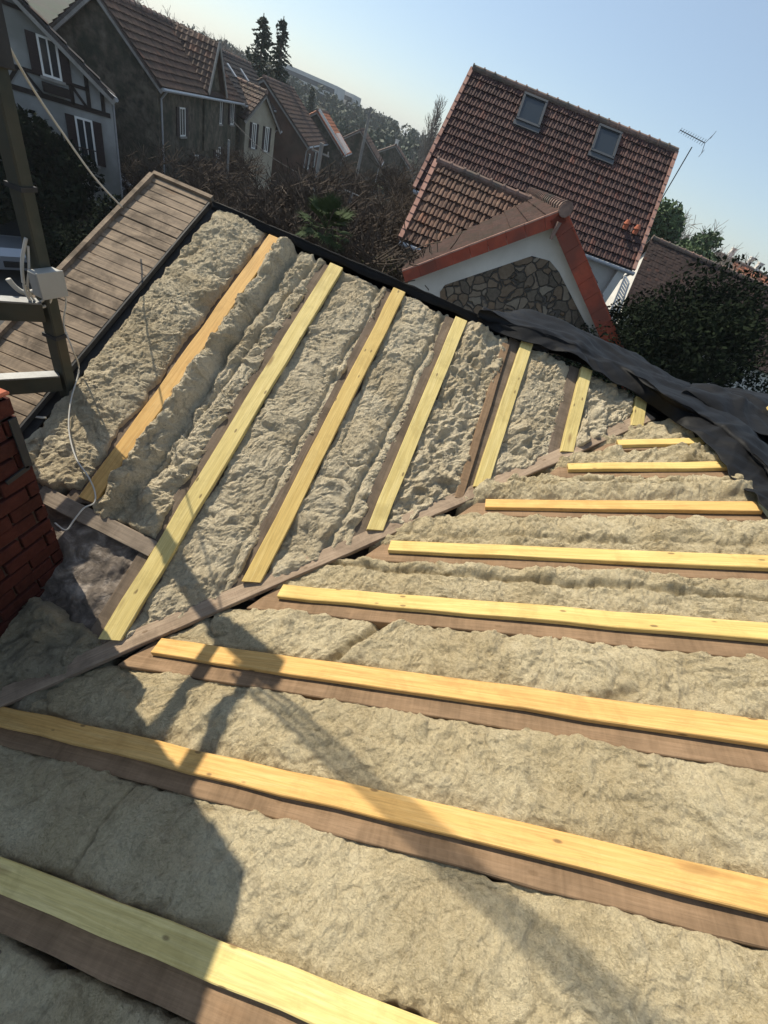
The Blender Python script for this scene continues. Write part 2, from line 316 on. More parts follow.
# ------------------------------------------------------------------ mineral wool
def wool(label,orient,c0,c1,lo,hi,m,seed,amp=1.0,base=-.055,res=.0058,rough=1.0,extra=None,group=None,sag=.0,puff=.03,ragend=.03,edge=(.0,.0)):
    """orient 1: bay runs up plane 1 (across=x); 2: runs along plane 2 (across=y). lo/hi: functions of across (fit units)"""
    c0-=.022; c1+=.022; wd=(c1-c0)*S; nx=int(wd/res)+2; mid=(c0+c1)/2; Lm=(hi(mid)-lo(mid))*S/math.cos(TH1); ny=max(6,int(Lm/res))
    s=np.linspace(0,1,nx); t=np.linspace(0,1,ny); ss,tt=np.meshgrid(s,t); ss=ss.ravel(); tt=tt.ravel()
    a=c0+(c1-c0)*ss; lo_=np.array([lo(v) for v in (c0+(c1-c0)*s)]); hi_=np.array([hi(v) for v in (c0+(c1-c0)*s)])
    l=(np.tile(lo_,ny)*(1-tt)+np.tile(hi_,ny)*tt)
    X=a*S; Y=l*S
    Q=np.stack([X*1.0,Y*1.1,np.full_like(X,seed*3.7)],1)
    W=np.stack([fbm(Q*3+5,3),fbm(Q*3+31,3),np.zeros_like(X)],1)
    Qw=Q+W*.10*rough
    e=np.minimum(ss,1-ss)*wd; et=np.minimum(tt,1-tt)*Lm
    prof=1-np.exp(-(e/.018)); prof2=1-np.exp(-et/.03)
    big=fbm(Q*2.2+9,3)*(.016 if orient==1 else .024)
    pl=(pillow(Qw*4.2,2,.5)*.0125+fbm(Qw*6,3,.5)*.006)*rough if orient==1 else pillow(Qw*5.5,3,.6)*.017*rough
    Qa=np.stack([(Qw[:,0]+Qw[:,1])*.75,(Qw[:,0]-Qw[:,1])*1.55,Qw[:,2]],1)+np.stack([pn(Q*5+8),pn(Q*5+28),np.zeros_like(X)],1)*.05
    fk=.78 if orient==1 else 1.0
    fine=-pillow(Qa*13,3,.62)*.0052*rough*fk+fbm(Qa*22+5,3,.6)*.0040*rough*fk+pillow(Qa*44+9,2,.6)*.0030*(1.2 if orient==1 else .8)+np.maximum(0,fbm(Qw*30+40,2)-.35)*.014
    h=base+puff*np.minimum(prof*1.0,1)*(.55+.45*np.sin(np.pi*np.clip(ss,0,1)))+ (big+pl)*amp*(.45+.55*prof)+fine*amp
    cw=np.stack([pn(Q*4+60),pn(Q*4+71),np.zeros_like(X)],1)*.35
    n1=pn(Q*(4.2 if orient==1 else 3.0)+cw+13); n2=pn(Q*1.9+33); n3=pn(Q*8.5+cw+55)
    h=h-np.exp(-np.abs(n1)/.045)*.020*np.clip(n2*3+.6,0,1)*prof-np.exp(-np.abs(n3)/.06)*.007*np.clip(-n2*3+.6,0,1)*prof
    h=h+np.clip(fbm(Q*6+88,3)-.28,0,1)*.05*prof*amp
    if extra is not None: h=h+extra(ss,tt,a,l,Q)
    h=h-.10*np.exp(-(e/.0045))-.12*np.exp(-(et/.008))
    lat=np.stack([pn(Q*11+3),pn(Q*11+47)],1)*.011*rough+np.stack([pn(Q*34+3),pn(Q*34+47)],1)*.006
    en=fbm(np.stack([Y*5,np.where(ss<.5,0,9.)+seed,np.zeros_like(Y)],1),4,.6)*.034
    en2=fbm(np.stack([X*9,np.where(tt<.5,0,9.)+seed,np.ones_like(Y)],1),3)*ragend
    X=X+lat[:,0]+np.where(ss<.5,-edge[0],edge[1])*np.exp(-e/.05)+en*np.exp(-e/.03)
    Y=Y+lat[:,1]+en2*np.exp(-et/.05)
    if orient==1: P=np.stack([X,Y,Y*T1],1)+h[:,None]*N1
    else: P=np.stack([Y,X,Y*T2],1)+h[:,None]*N2
    idx=np.arange(nx*ny).reshape(ny,nx)
    q=np.stack([idx[:-1,:-1].ravel(),idx[:-1,1:].ravel(),idx[1:,1:].ravel(),idx[1:,:-1].ravel()],1)
    if orient==2: q=q[:,::-1]
    org=P.mean(0); F=frame_of(org,(0,1,T1) if orient==1 else (1,0,T2),N1 if orient==1 else N2)
    R3=np.array(F.to_3x3()); Pl=(P-org)@R3
    me=bpy.data.meshes.new('insulation_batt'); me.vertices.add(len(Pl)); me.vertices.foreach_set('co',Pl.astype(np.float32).ravel())
    me.loops.add(q.size); me.loops.foreach_set('vertex_index',q.ravel().astype(np.int32)); me.polygons.add(len(q))
    me.polygons.foreach_set('loop_start',np.arange(0,q.size,4,dtype=np.int32)); me.polygons.foreach_set('use_smooth',np.ones(len(q),bool))
    me.update(calc_edges=True); me.validate(); me.materials.append(m)
    o=bpy.data.objects.new('insulation_batt',me); COL.objects.link(o); o.matrix_basis=F
    return tag(o,label,'insulation',group)
VAL=1.03
# ---- plane 1 (left slope) rafters: batten range x, brown range x, lower y, upper y
G1='rafters with yellow battens on the left slope'; G2='rafters with yellow battens on the right slope'
def rafter(label,A,B,up,side,wd_b,bt,off,blen,group,bm='batten',cut=0,seed=0,browncut=0,ext=(0,0),dark='brown'):
    """A,B centre line of the batten top (world). side: vector across pointing to the brown strip"""
    A=Vector(A);B=Vector(B);d=(B-A).normalized(); side=Vector(side)
    r=empty('roof_rafter',A,label,'rafter',group)
    beam('batten',A,B,up,wd_b,-bt,0,M[bm],r,cut,0,seed=seed)
    # dark rafter under the batten, offset to one side
    A2=A-d*ext[0]+side*off; B2=B+d*ext[1]+side*off
    beam('beam',A2,B2,up,blen,-bt-.17,-bt-.001,M[dark],r,browncut,0,seed=seed+50)
    return r
spec1=[ # x0,x1,brown x0, ylow, yhigh, label, mat
 (-1.39,-1.265,-1.50,.20,2.85,'leftmost rafter, its orange batten ending at the grey header board under a cable','batten_o'),
 (-.735,-.60,-.83,-.48,2.83,'rafter with the longest pale batten, reaching down past the grey felt','batten_p'),
 (-.065,.062,-.145,.12,2.85,'third rafter from the left on the left slope, with a clean yellow batten','batten'),
 (.61,.735,.52,.755,2.83,'fourth rafter from the left on the left slope, with a knotty yellow batten','batten_p'),
 (1.305,1.425,1.19,1.385,2.89,'left slope rafter with a short pale batten beside a dark loose plank','batten_p'),
 (1.965,2.08,1.86,1.98,2.87,'sixth rafter from the left, stubby batten close to the black membrane','batten_p'),
 (2.57,2.69,2.55,2.50,2.80,'tiny last rafter of the left slope, half tucked under the black membrane','batten_p')]
for i,(x0,x1,xb,yl,yh,lab,bm) in enumerate(spec1):
    xm=(x0+x1)/2; A=P1(xm,yl);B=P1(xm,yh)
    bw=(x1-xb)*S; off=(x1+xb)/2*S-xm*S
    rafter(lab,A,B,N1,(1,0,0),(x1-x0)*S,.032,off,bw,G1,bm,cut=-.03 if i else 0,seed=i,browncut=-.05,ext=(.10 if i not in(0,) else .02,0),dark='brown_grey')
spec2=[ # y0,y1,brown y0, xlow,xhigh
 (-1.63,-1.53,-1.725,-1.55,3.02,'nearest rafter of the right slope at the bottom of the picture, pale nail-marked batten','batten_p'),
 (-1.055,-.955,-1.135,-1.12,3.02,'second nearest rafter of the right slope, orange batten crossed by the shade of a post','batten_o'),
 (-.485,-.372,-.575,-.37,3.02,'rafter of the right slope whose batten starts at the valley board near the chimney shade','batten_o'),
 (.058,.170,-.035,.215,3.02,'fourth rafter up the right slope, long yellow batten over a red-brown beam','batten'),
 (.578,.690,.50,.82,3.02,'fifth rafter up the right slope, yellow batten running out of the frame beside the membrane','batten'),
 (1.135,1.245,1.07,1.42,3.03,'sixth rafter up the right slope, its batten ending at the corner of the black membrane','batten_o'),
 (1.690,1.79,1.61,2.01,3.03,'seventh rafter up the right slope, short batten just below the highest one','batten'),
 (2.09,2.19,2.06,2.41,2.99,'highest and shortest rafter of the right slope, thin yellow batten at the membrane','batten')]
for i,(y0,y1,yb,xl,xh,lab,bm) in enumerate(spec2):
    ym=(y0+y1)/2; A=P2(xl,ym);B=P2(xh,ym)
    bw=(y1-yb)*S; off=(y1+yb)/2*S-ym*S
    rafter(lab,A,B,N2,(0,1,0),(y1-y0)*S,.026,off,bw,G2,bm,cut=.0,seed=20+i,ext=(.10,0.02),browncut=.10)
# ---- valley board and header
va=Vector(P1(-1.35,-1.20,-.012)); vb=Vector(P1(2.75,2.68,-.012))
vd=(vb-va).normalized()
o=beam('valley_board',va,vb,(-math.sin(TH2)*.5,-math.sin(TH1)*.5,1),.088,-.03,.0,M['valleywood'],None,seed=77,wob=.003); tag(o,'long weathered grey board lying in the valley where the two roof slopes meet','board')
o=beam('header_board',P1(-1.66,.135,.0),P1(-.74,.075,.0),N1,.085,-.05,-.012,M['greywood'],None,seed=78); tag(o,'short grey weathered board across the rafters beside the brick chimney','board')
o=beam('loose_plank',P1(1.22,1.23,-.01),P1(1.175,2.78,-.01),N1,.05,-.05,.0,M['brown'],None,seed=79); tag(o,'thin dark plank standing on edge beside the fifth batten of the left slope','plank')
# short grey stick at the bottom left
o=beam('wood_offcut',P2(-.10,-1.76,-.0),P2(-.16,-2.1,-.0),N2,.03,-.05,-.018,M['greywood'],None,seed=80); tag(o,'small grey wooden offcut lying in the wool at the bottom left edge','offcut')
# ---- wool, plane 1
WG1='mineral wool strips laid between the left slope rafters'; WG2='mineral wool strips laid between the right slope rafters'
def roll(c,wd,hh,twist=.06,t0=0,t1=1):
    def f(ss,tt,a,l,Q):
        cc=c+twist*pn(np.stack([l*3,l*0+c*9,l*0],1))
        k=np.exp(-((ss-cc)/wd)**2)*hh*(.7+.9*np.abs(pn(Q*8+70)))*((tt>t0)&(tt<t1)); return k
    return f
def crease(c,wd,dep,slope=0,twist=.08):
    def f(ss,tt,a,l,Q):
        cc=c+slope*(tt-.5)+twist*pn(np.stack([l*2.5,l*0+c*9,l*0+4],1)); return -dep*np.exp(-((ss-cc)/wd)**2)
    return f
def both(*fs):
    return lambda *k: sum(f(*k) for f in fs)
def lumps(amt,sc_,thr=.1,seed=0,t0=-1,t1=2):
    def f(ss,tt,a,l,Q):
        n=pillow(Q*sc_+seed,2); m=np.clip((tt-t0)/.1,0,1)*np.clip((t1-tt)/.1,0,1); return amt*np.clip(n-thr,-1,1)*m
    return f
valy=lambda x:x/VAL+.0
wool('broad light wool strip at the far left beside the boarded roof edge',1,-1.97,-1.45,lambda x:.22-.45*(x+1.47)*(-.2)+.25*max(0,-(x+1.75)) ,lambda x:2.93,M['wool1'],1,1.15,-.035,puff=.055,group=WG1,extra=lumps(.02,7,.0,3,-1,.2),ragend=.06)
wool('crumpled wool strip with a dark rolled edge, between the first and second battens',1,-1.27,-.80,lambda x:.13,lambda x:2.87,M['wool1'],2,1.3,-.042,puff=.022,rough=1.2,group=WG1,extra=both(roll(.14,.15,.07),crease(.40,.07,.05),crease(.62,.05,.03,.3),lumps(.035,6,.0,9,-1,.3)))
wool('even wool strip between the second and third battens',1,-.605,-.125,lambda x:max(valy(x),-.6)+.02,lambda x:2.87,M['wool1'],3,1.0,-.042,puff=.022,group=WG1,extra=both(lumps(.02,5,.0,5,-1,.2),crease(.85,.04,.02)))
wool('wool strip between the third and fourth battens, frayed on its right edge',1,.058,.545,lambda x:valy(x)+.02,lambda x:2.87,M['wool1'],4,1.0,-.042,puff=.022,group=WG1,extra=both(crease(.78,.05,.03,.2),lumps(.02,7,.1,1,-1,.25)))
wool('wool strip between the fourth and fifth battens, pitted near its right side',1,.73,1.20,lambda x:valy(x)+.02,lambda x:2.88,M['wool1'],5,1.1,-.042,puff=.022,rough=1.1,group=WG1,extra=both(lumps(-.03,9,.15,6),crease(.7,.08,.012)))
wool('wool strip between the fifth batten and the sixth stub batten',1,1.42,1.885,lambda x:valy(x)+.02,lambda x:2.90,M['wool1'],6,1.1,-.042,puff=.022,group=WG1,extra=lumps(.025,7,.0,2,-1,.35))
wool('lumpy wool strip between the sixth batten and the tiny last batten',1,2.075,2.56,lambda x:valy(x)+.0,lambda x:2.90,M['wool1'],7,1.4,-.05,puff=.04,rough=1.3,group=WG1,extra=lumps(.04,6,.0,8))
# ---- wool, plane 2  (across = y, along = x)
valx=lambda y:max(y,-1.75)*VAL-.075
XH=lambda y:3.08
wool('nearest wool strip at the bottom edge of the picture, below the last batten',2,-2.55,-1.745,lambda y:-1.5,lambda y:3.0,M['wool2'],11,.8,-.05,res=.009,puff=.02,rough=.8,group=WG2)
wool('wide smooth wool strip in the foreground between the two nearest battens, half in shade',2,-1.535,-1.125,valx,XH,M['wool2'],12,.75,-.05,puff=.035,rough=.75,group=WG2)
wool('wool strip crossed by the post shade, between the second and third battens from the bottom',2,-.96,-.565,valx,XH,M['wool2'],13,.9,-.05,puff=.035,rough=.8,group=WG2,extra=crease(.6,.05,.01,-.8,.2))
wool('wool strip with a deep ragged tear, between the third and fourth battens from the bottom',2,-.375,-.02,valx,XH,M['wool2'],14,1.0,-.05,puff=.04,rough=.9,group=WG2,
   extra=lambda ss,tt,a,l,Q: -.06*np.exp(-(((l-.80-.25*(ss-.5))+.05*pn(Q*9))/.035)**2)+.03*np.exp(-(((l-.90-.25*(ss-.5)))/.05)**2))
wool('creased wool strip between the fourth and fifth battens of the right slope',2,.165,.525,valx,XH,M['wool2'],15,1.1,-.05,puff=.04,rough=.9,group=WG2,extra=both(crease(.62,.05,.035,-.25),roll(.82,.12,.02)))
wool('puffy wool strip between the fifth and sixth battens of the right slope',2,.685,1.09,valx,XH,M['wool2'],16,1.1,-.045,puff=.045,rough=1.0,group=WG2,extra=crease(.3,.05,.02))
wool('wool strip rolled like a sausage between the sixth and seventh battens of the right slope',2,1.24,1.635,valx,XH,M['wool2'],17,1.2,-.05,puff=.045,rough=1.0,group=WG2,extra=both(roll(.35,.2,.05),crease(.66,.06,.04)))
wool('short lumpy wool strip between the seventh and highest battens',2,1.79,2.06,valx,lambda y:3.04,M['wool2'],18,1.3,-.045,puff=.045,rough=1.1,group=WG2,extra=lumps(.03,5,0,1))
wool('small wool remnant above the highest batten, against the black membrane',2,2.19,2.62,valx,lambda y:3.0,M['wool2'],19,1.2,-.05,puff=.045,rough=1.1,group=WG2,extra=lumps(.03,5,0,4))
# ------------------------------------------------------------------ generic crumpled sheet
def sheet(name,rows,m,sub=14,amp=.02,seed=0,scale=4,label=None,cat=None,thick=.004,parent=None,fold=.0,smooth=True):
    """rows: list of lists of control points (world); Catmull-Rom surface with crumple noise"""
    R=np.array(rows,float); nr,nc=R.shape[:2]
    def cr(A,n):
        k=len(A); out=[]
        for i in range(k-1):
            p0=A[max(i-1,0)];p1=A[i];p2=A[i+1];p3=A[min(i+2,k-1)]
            for j in range(n):
                t=j/n; out.append(.5*((2*p1)+(-p0+p2)*t+(2*p0-5*p1+4*p2-p3)*t*t+(-p0+3*p1-3*p2+p3)*t**3))
        out.append(A[-1]); return np.array(out)
    Gd=cr(R,sub); Gd=np.transpose(cr(np.transpose(Gd,(1,0,2)),sub),(1,0,2)); a,b=Gd.shape[:2]; P=Gd.reshape(-1,3)
    du=np.gradient(Gd,axis=0);dv=np.gradient(Gd,axis=1);n=np.cross(du,dv).reshape(-1,3); n/=np.linalg.norm(n,axis=1)[:,None]+1e-9
    if n[:,2].mean()<0: n=-n; flip=True
    else: flip=False
    Q=P*scale+seed*5.1; Qw=Q+np.stack([pn(Q*.7),pn(Q*.7+9),pn(Q*.7+20)],1)*.7
    h=0; rg_=np.random.default_rng(seed+100); wq=np.stack([pn(Q*.45),pn(Q*.45+9),pn(Q*.45+20)],1)
    for kk in range(7):
        dk=rg_.normal(size=3); dk/=np.linalg.norm(dk); fk=.35*1.32**kk; ph=(Q+wq*1.3)@dk*fk+rg_.random()*7; tri=np.abs((ph%1)*2-1); h=h+(tri-.5)*amp*.62/(1.22**kk)
    h=h+pn(Q*5)*amp*.05
    P=P+n*h[:,None]
    idx=np.arange(a*b).reshape(a,b); q=np.stack([idx[:-1,:-1].ravel(),idx[1:,:-1].ravel(),idx[1:,1:].ravel(),idx[:-1,1:].ravel()],1)
    if flip: q=q[:,::-1]
    P2_=P-n*thick; N=len(P); q2=q[:,::-1]+N
    br=list(idx[0,:])+list(idx[1:,-1])+list(idx[-1,-2::-1])+list(idx[-2:0:-1,0]); rim=[]
    for i in range(len(br)): j=(i+1)%len(br); rim.append((br[i],br[i]+N,br[j]+N,br[j]) if flip else (br[j],br[j]+N,br[i]+N,br[i]))
    o=obj(name,np.concatenate([P,P2_]),q.tolist()+q2.tolist()+rim,m,parent,smooth=smooth)
    if label: tag(o,label,cat)
    return o
# grey felt patch by chimney
def lin(a,b,n): return [np.array(a)*(1-i/(n-1))+np.array(b)*i/(n-1) for i in range(n)]
rows=[]
for t in (0,.25,.5,.75,1):
    L_=np.array(P1(-1.75,.10-.9*t,-.07-.02*t)); R_=np.array(P1(-.80,.06-.62*t,-.065))
    rows.append(lin(L_,R_,5))
sheet('felt_patch',rows,M['felt'],sub=26,amp=.026,seed=2,scale=9,label='crumpled grey roofing felt lying between the brick chimney and the second batten',cat='felt')
# lumpy wool, shade put into its colour, under the chimney in the valley bottom
wool('shaded lumpy wool heap in the valley bottom under the chimney and the felt',1,-1.75,-.62,lambda x:-1.25,lambda x:-.50-.25*(x+.62)*.5,M['wool_shaded'],30,1.6,-.06,puff=.05,rough=1.3,res=.01,extra=lumps(.04,4,0,3))
# ------------------------------------------------------------------ our house under the roof
rh=empty('house_under_repair',(0,0,GZ),'house being re-roofed in the foreground, seen as its dark open roof deck and edges','house')
mb=MB()
def quad(mb,a,b,c_,d,th,n,mi=0):
    a,b,c_,d=[np.array(q,float) for q in(a,b,c_,d)]; n=np.array(n,float)
    mb.add([a,b,c_,d,a-n*th,b-n*th,c_-n*th,d-n*th],[(0,1,2,3),(7,6,5,4),(0,4,5,1),(1,5,6,2),(2,6,7,3),(3,7,4,0)],mi)
D=-.135
quad(mb,P1(-2.05,-2.6,D),P1(-2.68,-2.6,D-.03),P1(-2.68,2.9,D-.03),P1(-2.05,2.9,D),.02,N1)
quad(mb,P1(-2.05,-2.6,D),P1(3.1,-2.6,D-.0),P1(3.1,2.9,D),P1(-2.05,2.9,D),.02,N1)
quad(mb,P2(-2.05,-3.4,D+.003),P2(3.1,-3.4,D+.003),P2(3.1,2.9,D+.003),P2(-2.05,2.9,D+.003),.02,N2)
mb.build('roof_deck',M['underlay'],rh)
mb=MB(); rz=2.93*S*T1
bk=lambda x,y:np.array([x*S,y*S,rz-(y-2.93)*S*T1-.09])
quad(mb,bk(-2.68,2.93),bk(3.5,2.93),bk(3.5,4.6),bk(-2.68,4.6),.03,(0,.48,.87))
rr=lambda x,y:np.array([x*S,y*S,3.07*S*T2-(x-3.07)*S*T2-.09])
quad(mb,rr(3.07,-3.4),rr(5.2,-3.4),rr(5.2,4.0),rr(3.07,4.0),.03,(.48,0,.87))
mb.build('back_slope',M['membrane'],rh)
mb=MB(); mb.box(-2.55*S,5.0*S,-3.2*S,4.4*S,GZ,-1.25); mb.build('wall',M['render'],rh)
# ridge membrane roll along the left ridge
pts=[]
rows=[[],[],[],[]]
for k,x in enumerate(np.linspace(-2.02,1.6,19)):
    z=.02+.012*math.sin(k*1.7)
    rows[0].append(P1(x,2.87+.01*math.sin(k*2.1),-.02)); rows[1].append(P1(x,2.90,.0+z*.3)); rows[2].append(np.array([x*S,2.945*S,rz+.0])); rows[3].append(bk(x,3.3)+np.array([0,0,.01]))
sheet('ridge_membrane',rows,M['membrane'],sub=5,amp=.008,seed=5,scale=9,label='narrow black membrane strip folded over the ridge of the left slope',cat='membrane')
# big crumpled membrane over the ridge corner: rows from inner edge to outer edge
def rw(pts): return [at(x,y,d) for x,y,d in pts]
def onr(q,h=0):  # pixel to inner line (ridge region), by horizontal distance
    return q
I=[hit(478,321,P1(1.2,2.87,.03),N1),hit(520,338,P1(1.2,2.87,.04),N1),hit(560,352,P1(1.2,2.87,.04),N1),hit(610,378,P1(1.2,2.87,.05),N1),hit(655,408,P1(1.2,2.87,.05),N1),hit(700,440,P2(3,2,.04),N2),hit(728,466,P2(3,2,.04),N2),hit(752,494,P2(3,2,.04),N2),hit(776,522,P2(3,2,.03),N2),hit(830,600,P2(3,2,.03),N2)]
def off(px,k,dz): 
    return [hit(x,y,(0,0,z),np.array([0,0,1.])) for (x,y,z) in px]
zi=[float(v[2]) for v in I]
Mid=[(480,313),(524,323),(566,338),(618,360),(668,393),(716,415),(752,440),(784,466),(810,495),(870,560)]
Out=[(484,309),(530,314),(575,330),(628,352),(690,388),(745,400),(790,415),(830,435),(860,460),(930,520)]
Midp=[hit(x,y,(0,0,z+.055),np.array([0,0,1.])) for (x,y),z in zip(Mid,[zi[0],zi[1],zi[2],zi[3]-.0,1.60*S+.02,1.62*S,1.62*S,1.62*S,1.62*S,1.6*S])]
Mid2=[(a*.5+b*.5)+np.array([0,0,.012]) for a,b in zip(I,Midp)]
Outp=[hit(x,y,(0,0,z),np.array([0,0,1.])) for (x,y),z in zip(Out,[1.60*S,1.6*S,1.6*S,1.60*S,1.58*S,1.55*S,1.55*S,1.52*S,1.52*S,1.5*S])]
Drop=[p_+np.array([.10,.22,-.28]) for p_ in Outp]
sheet('roof_membrane',[I,Mid2,Midp,Outp,Drop],M['membrane'],sub=26,amp=.05,seed=6,scale=3.6,label='large crumpled black roofing membrane pulled back over the ridge corner on the right',cat='membrane')
lay=[[hit(x,y,(0,0,z),np.array([0,0,1.])) for x,y,z in r_] for r_ in (
 [(690,398,1.20),(730,418,1.22),(770,440,1.22),(820,470,1.2)],
 [(684,391,1.235),(722,396,1.26),(768,408,1.26),(830,430,1.24)],
 [(690,386,1.20),(728,388,1.23),(770,396,1.24),(840,410,1.22)],
 [(700,390,1.00),(735,394,1.02),(780,402,1.02),(850,416,1.0)])]
sheet('folded_membrane',lay,M['membrane'],sub=26,amp=.05,seed=9,scale=3.6,label='loose upper fold of black membrane before the dark tree at the right edge',cat='membrane')
p0=hit(767,408,P2(3.35,2.6,.0),np.array([0,0,1.])); 
mb=MB(); mb.bar(p0+np.array([.03,0,-.15]),p0+np.array([.03,0,.10]),.05,.035,(0,1,0)); tag(mb.build('timber_stub',M['batten']),'upright yellow timber stub behind the membrane at the right edge of the picture','timber')
# ------------------------------------------------------------------ boarded roof edge
mb=MB(); r=random.Random(3); y=.02
F=frame_of(P1(-2.36,1.5,0),(1,0,0),N1)
W2=.585*S; c=math.cos(TH1)
yy=-1.5*S/c+.0; L_end=(2.93-1.5)*S/c; u=(.02-1.5)*S/c
while u<L_end-.01:
    wd=min(r.uniform(.066,.084),L_end-u); ex=r.uniform(-.006,.006); z=r.uniform(-.003,.003)
    mb.box(-W2/2+ex,W2/2+ex*.5,u+.002,u+wd-.003,-.02+z,z,ch=.0025); u+=wd
bp=empty('boarded_roof_edge',P1(-2.36,0,-.03),'weathered plank boarding running up the left roof edge beyond the wool, with a metal strip','boarding')
mb.build('planks',M['plank'],bp,F)
mb=MB(); mb.bar(P1(-2.055,.05,-.012),P1(-2.055,2.91,-.012),.010,.03,N1); mb.bar(P1(-2.03,.05,-.045),P1(-2.03,2.91,-.045),.045,.006,N1); mb.build('metal_strip',M['darkmetal'],bp)
mb=MB(); mb.bar(P1(-2.665,.05,.01),P1(-2.665,2.93,.01),.03,.03,N1); mb.build('edge_batten',M['plank'],bp)
mb=MB(); mb.bar(P1(-2.67,2.955,.005),P1(-2.05,2.955,.005),.03,.03,N1); mb.build('top_batten',M['plank'],bp)
# dark gutter debris between
rows=[lin(P1(-2.06,.0+2.9*t,-.09),P1(-1.9,.0+2.9*t,-.10),3) for t in np.linspace(0,1,8)]
sheet('side_felt',rows,M['underlay'],sub=12,amp=.015,seed=12,scale=12,label='strip of dark dusty felt between the boarded edge and the first wool strip',cat='felt')
rows=[lin(P1(-2.6,-.75+.8*t,-.10),P1(-1.5,-.6+.85*t,-.10),5) for t in np.linspace(0,1,4)]
sheet('debris_felt',rows,M['felt'],sub=14,amp=.03,seed=14,scale=7,label='crumpled dark felt behind the chimney under the scaffold rails',cat='felt')
# ------------------------------------------------------------------ chimney
ch=empty('brick_chimney',(-1.6*S,-.7*S,-.4),'dark red brick chimney at the left edge of the roof, standing in its own shade','chimney')
def bricks(mb,x0,x1,y0,y1,z0,z1,bh=.078,bl=.2,mo=.012):
    z=z0; k=0; r=random.Random(5)
    while z<z1-.02:
        h=min(bh-mo,z1-z)
        for face in range(4):
            if face in(0,1): a0,a1=y0,y1
            else: a0,a1=x0,x1
            a=a0-(bl/2 if k%2 else 0)
            while a<a1:
                b0=max(a,a0);b1=min(a+bl-mo,a1)
                if b1-b0>.02:
                    j=r.uniform(.0,.014)
                    if face==0: mb.box(x1-.04,x1+j,b0,b1,z,z+h,ch=.003)
                    elif face==1: mb.box(x0-j,x0+.04,b0,b1,z,z+h)
                    elif face==2: mb.box(b0,b1,y0-j,y0+.04,z,z+h,ch=.003)
                    else: mb.box(b0,b1,y1-.04,y1+j,z,z+h)
                a+=bl
        z+=bh;k+=1
cx1=-1.29*S; cx0=-2.05*S; cy0=-1.30*S; cy1=-.13*S
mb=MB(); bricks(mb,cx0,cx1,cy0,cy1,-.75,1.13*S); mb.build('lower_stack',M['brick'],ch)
mb=MB(); mb.box(cx0+.01,cx1-.008,cy0+.01,cy1-.008,-.8,1.12*S); mb.build('mortar_core',M['mortar'],ch)
mb=MB(); bricks(mb,cx0,-1.42*S,cy0,-.16*S,1.15*S,3.0*S); mb.box(cx0+.01,-1.42*S-.008,cy0+.01,-.16*S-.008,1.13*S,2.99*S); mb.build('shadow_stack',M['brick'],ch)  # unseen taller stack, added to lengthen the chimney shadow
mb=MB(); mb.box(cx0-.03,cx1+.012,cy0-.03,cy1+.012,1.133*S,1.155*S,ch=.006); mb.build('shoulder_slab',M['redpot'],ch)
mb=MB(); mb.bar((cx1+.02,cy1-.02,1.02*S),(cx1+.02,cy1-.02,.70*S),.03,.006,(1,0,0)); mb.bar((cx1+.02,cy1-.02,.70*S),(cx1+.02,cy1-.12,.68*S),.02,.006,(1,0,0)); mb.build('iron_bracket',M['darkmetal'],ch)
# ------------------------------------------------------------------ scaffold
sp=empty('scaffold_post',(-2.0*S,.86*S,.2),'tall dark scaffold post rising from behind the wool at the left','scaffold')
mb=MB(); pb=np.array([-1.985*S,.86*S,0]); 
mb.box(pb[0]-.032,pb[0]+.032,pb[1]-.032,pb[1]+.032,.10,2.25,ch=.006); mb.build('post',M['poledark'],sp)
for k in range(3):
    mb=MB(); mb.tube([(pb[0]+.0,pb[1]-.085+(k-1)*.034,1.98),(pb[0]+.0,pb[1]-.055+(k-1)*.034,4.35)],.0095,8); mb.build('shadow_tube',M['galv'],sp)  # out-of-view tubes added to cast a soft shadow streak
for z in (.62,.86,1.25):
    mb=MB(); mb.box(pb[0]-.038,pb[0]+.038,pb[1]-.038,pb[1]+.038,z,z+.018); mb.build('clamp_collar',M['darkmetal'],sp)
mb=MB(); mb.box(pb[0]-.046,pb[0]+.046,pb[1]-.046,pb[1]+.046,1.62,2.3,ch=.004); mb.build('sleeve',M['darkmetal'],sp)
def rail(label,x,y,z,ln,ht,m,dx=-.25):
    A=Vector((x-.0,y-.035,z)); B=A+Vector((dx,-ln,0)); mb=MB(); mb.bar(A,B,.05,ht); 
    mb2=MB(); mb2.bar(A+Vector((0,0,ht/2+.004)),B+Vector((0,0,ht/2+.004)),.058,.008);  # lighter strip paints the sunlit top onto the rail
    e=empty('scaffold_rail',A,label,'scaffold','scaffold rails tied to the post'); mb.build('rail_body',M['poledark'],e); mb2.build('lit_top',m,e); return e
rail('upper of the two grey rails tied to the scaffold post at the left edge',pb[0],pb[1],1.05*S,.30,.085,M['galv'])
rail('lower grey rail tied to the scaffold post just above the felt',pb[0],pb[1],.52*S,.36,.085,M['galv'])
rail('added unseen rail above the picture, casting a shade band on the roof',pb[0],pb[1],2.42*S,.8,.05,M['galv'],-.05)  # this rail and the next are unseen, added for their shadow bands
rail('second added unseen rail above the picture, casting another shade band',pb[0],pb[1],2.92*S,.8,.05,M['galv'],-.05)
mb=MB(); q=pb+np.array([-.42,-.15,0]); mb.box(q[0]-.03,q[0]+.03,q[1]-.03,q[1]+.03,-.1,.86,ch=.005); tag(mb.build('short_upright',M['poledark']),'short dark scaffold upright at the left edge behind the rails','scaffold')
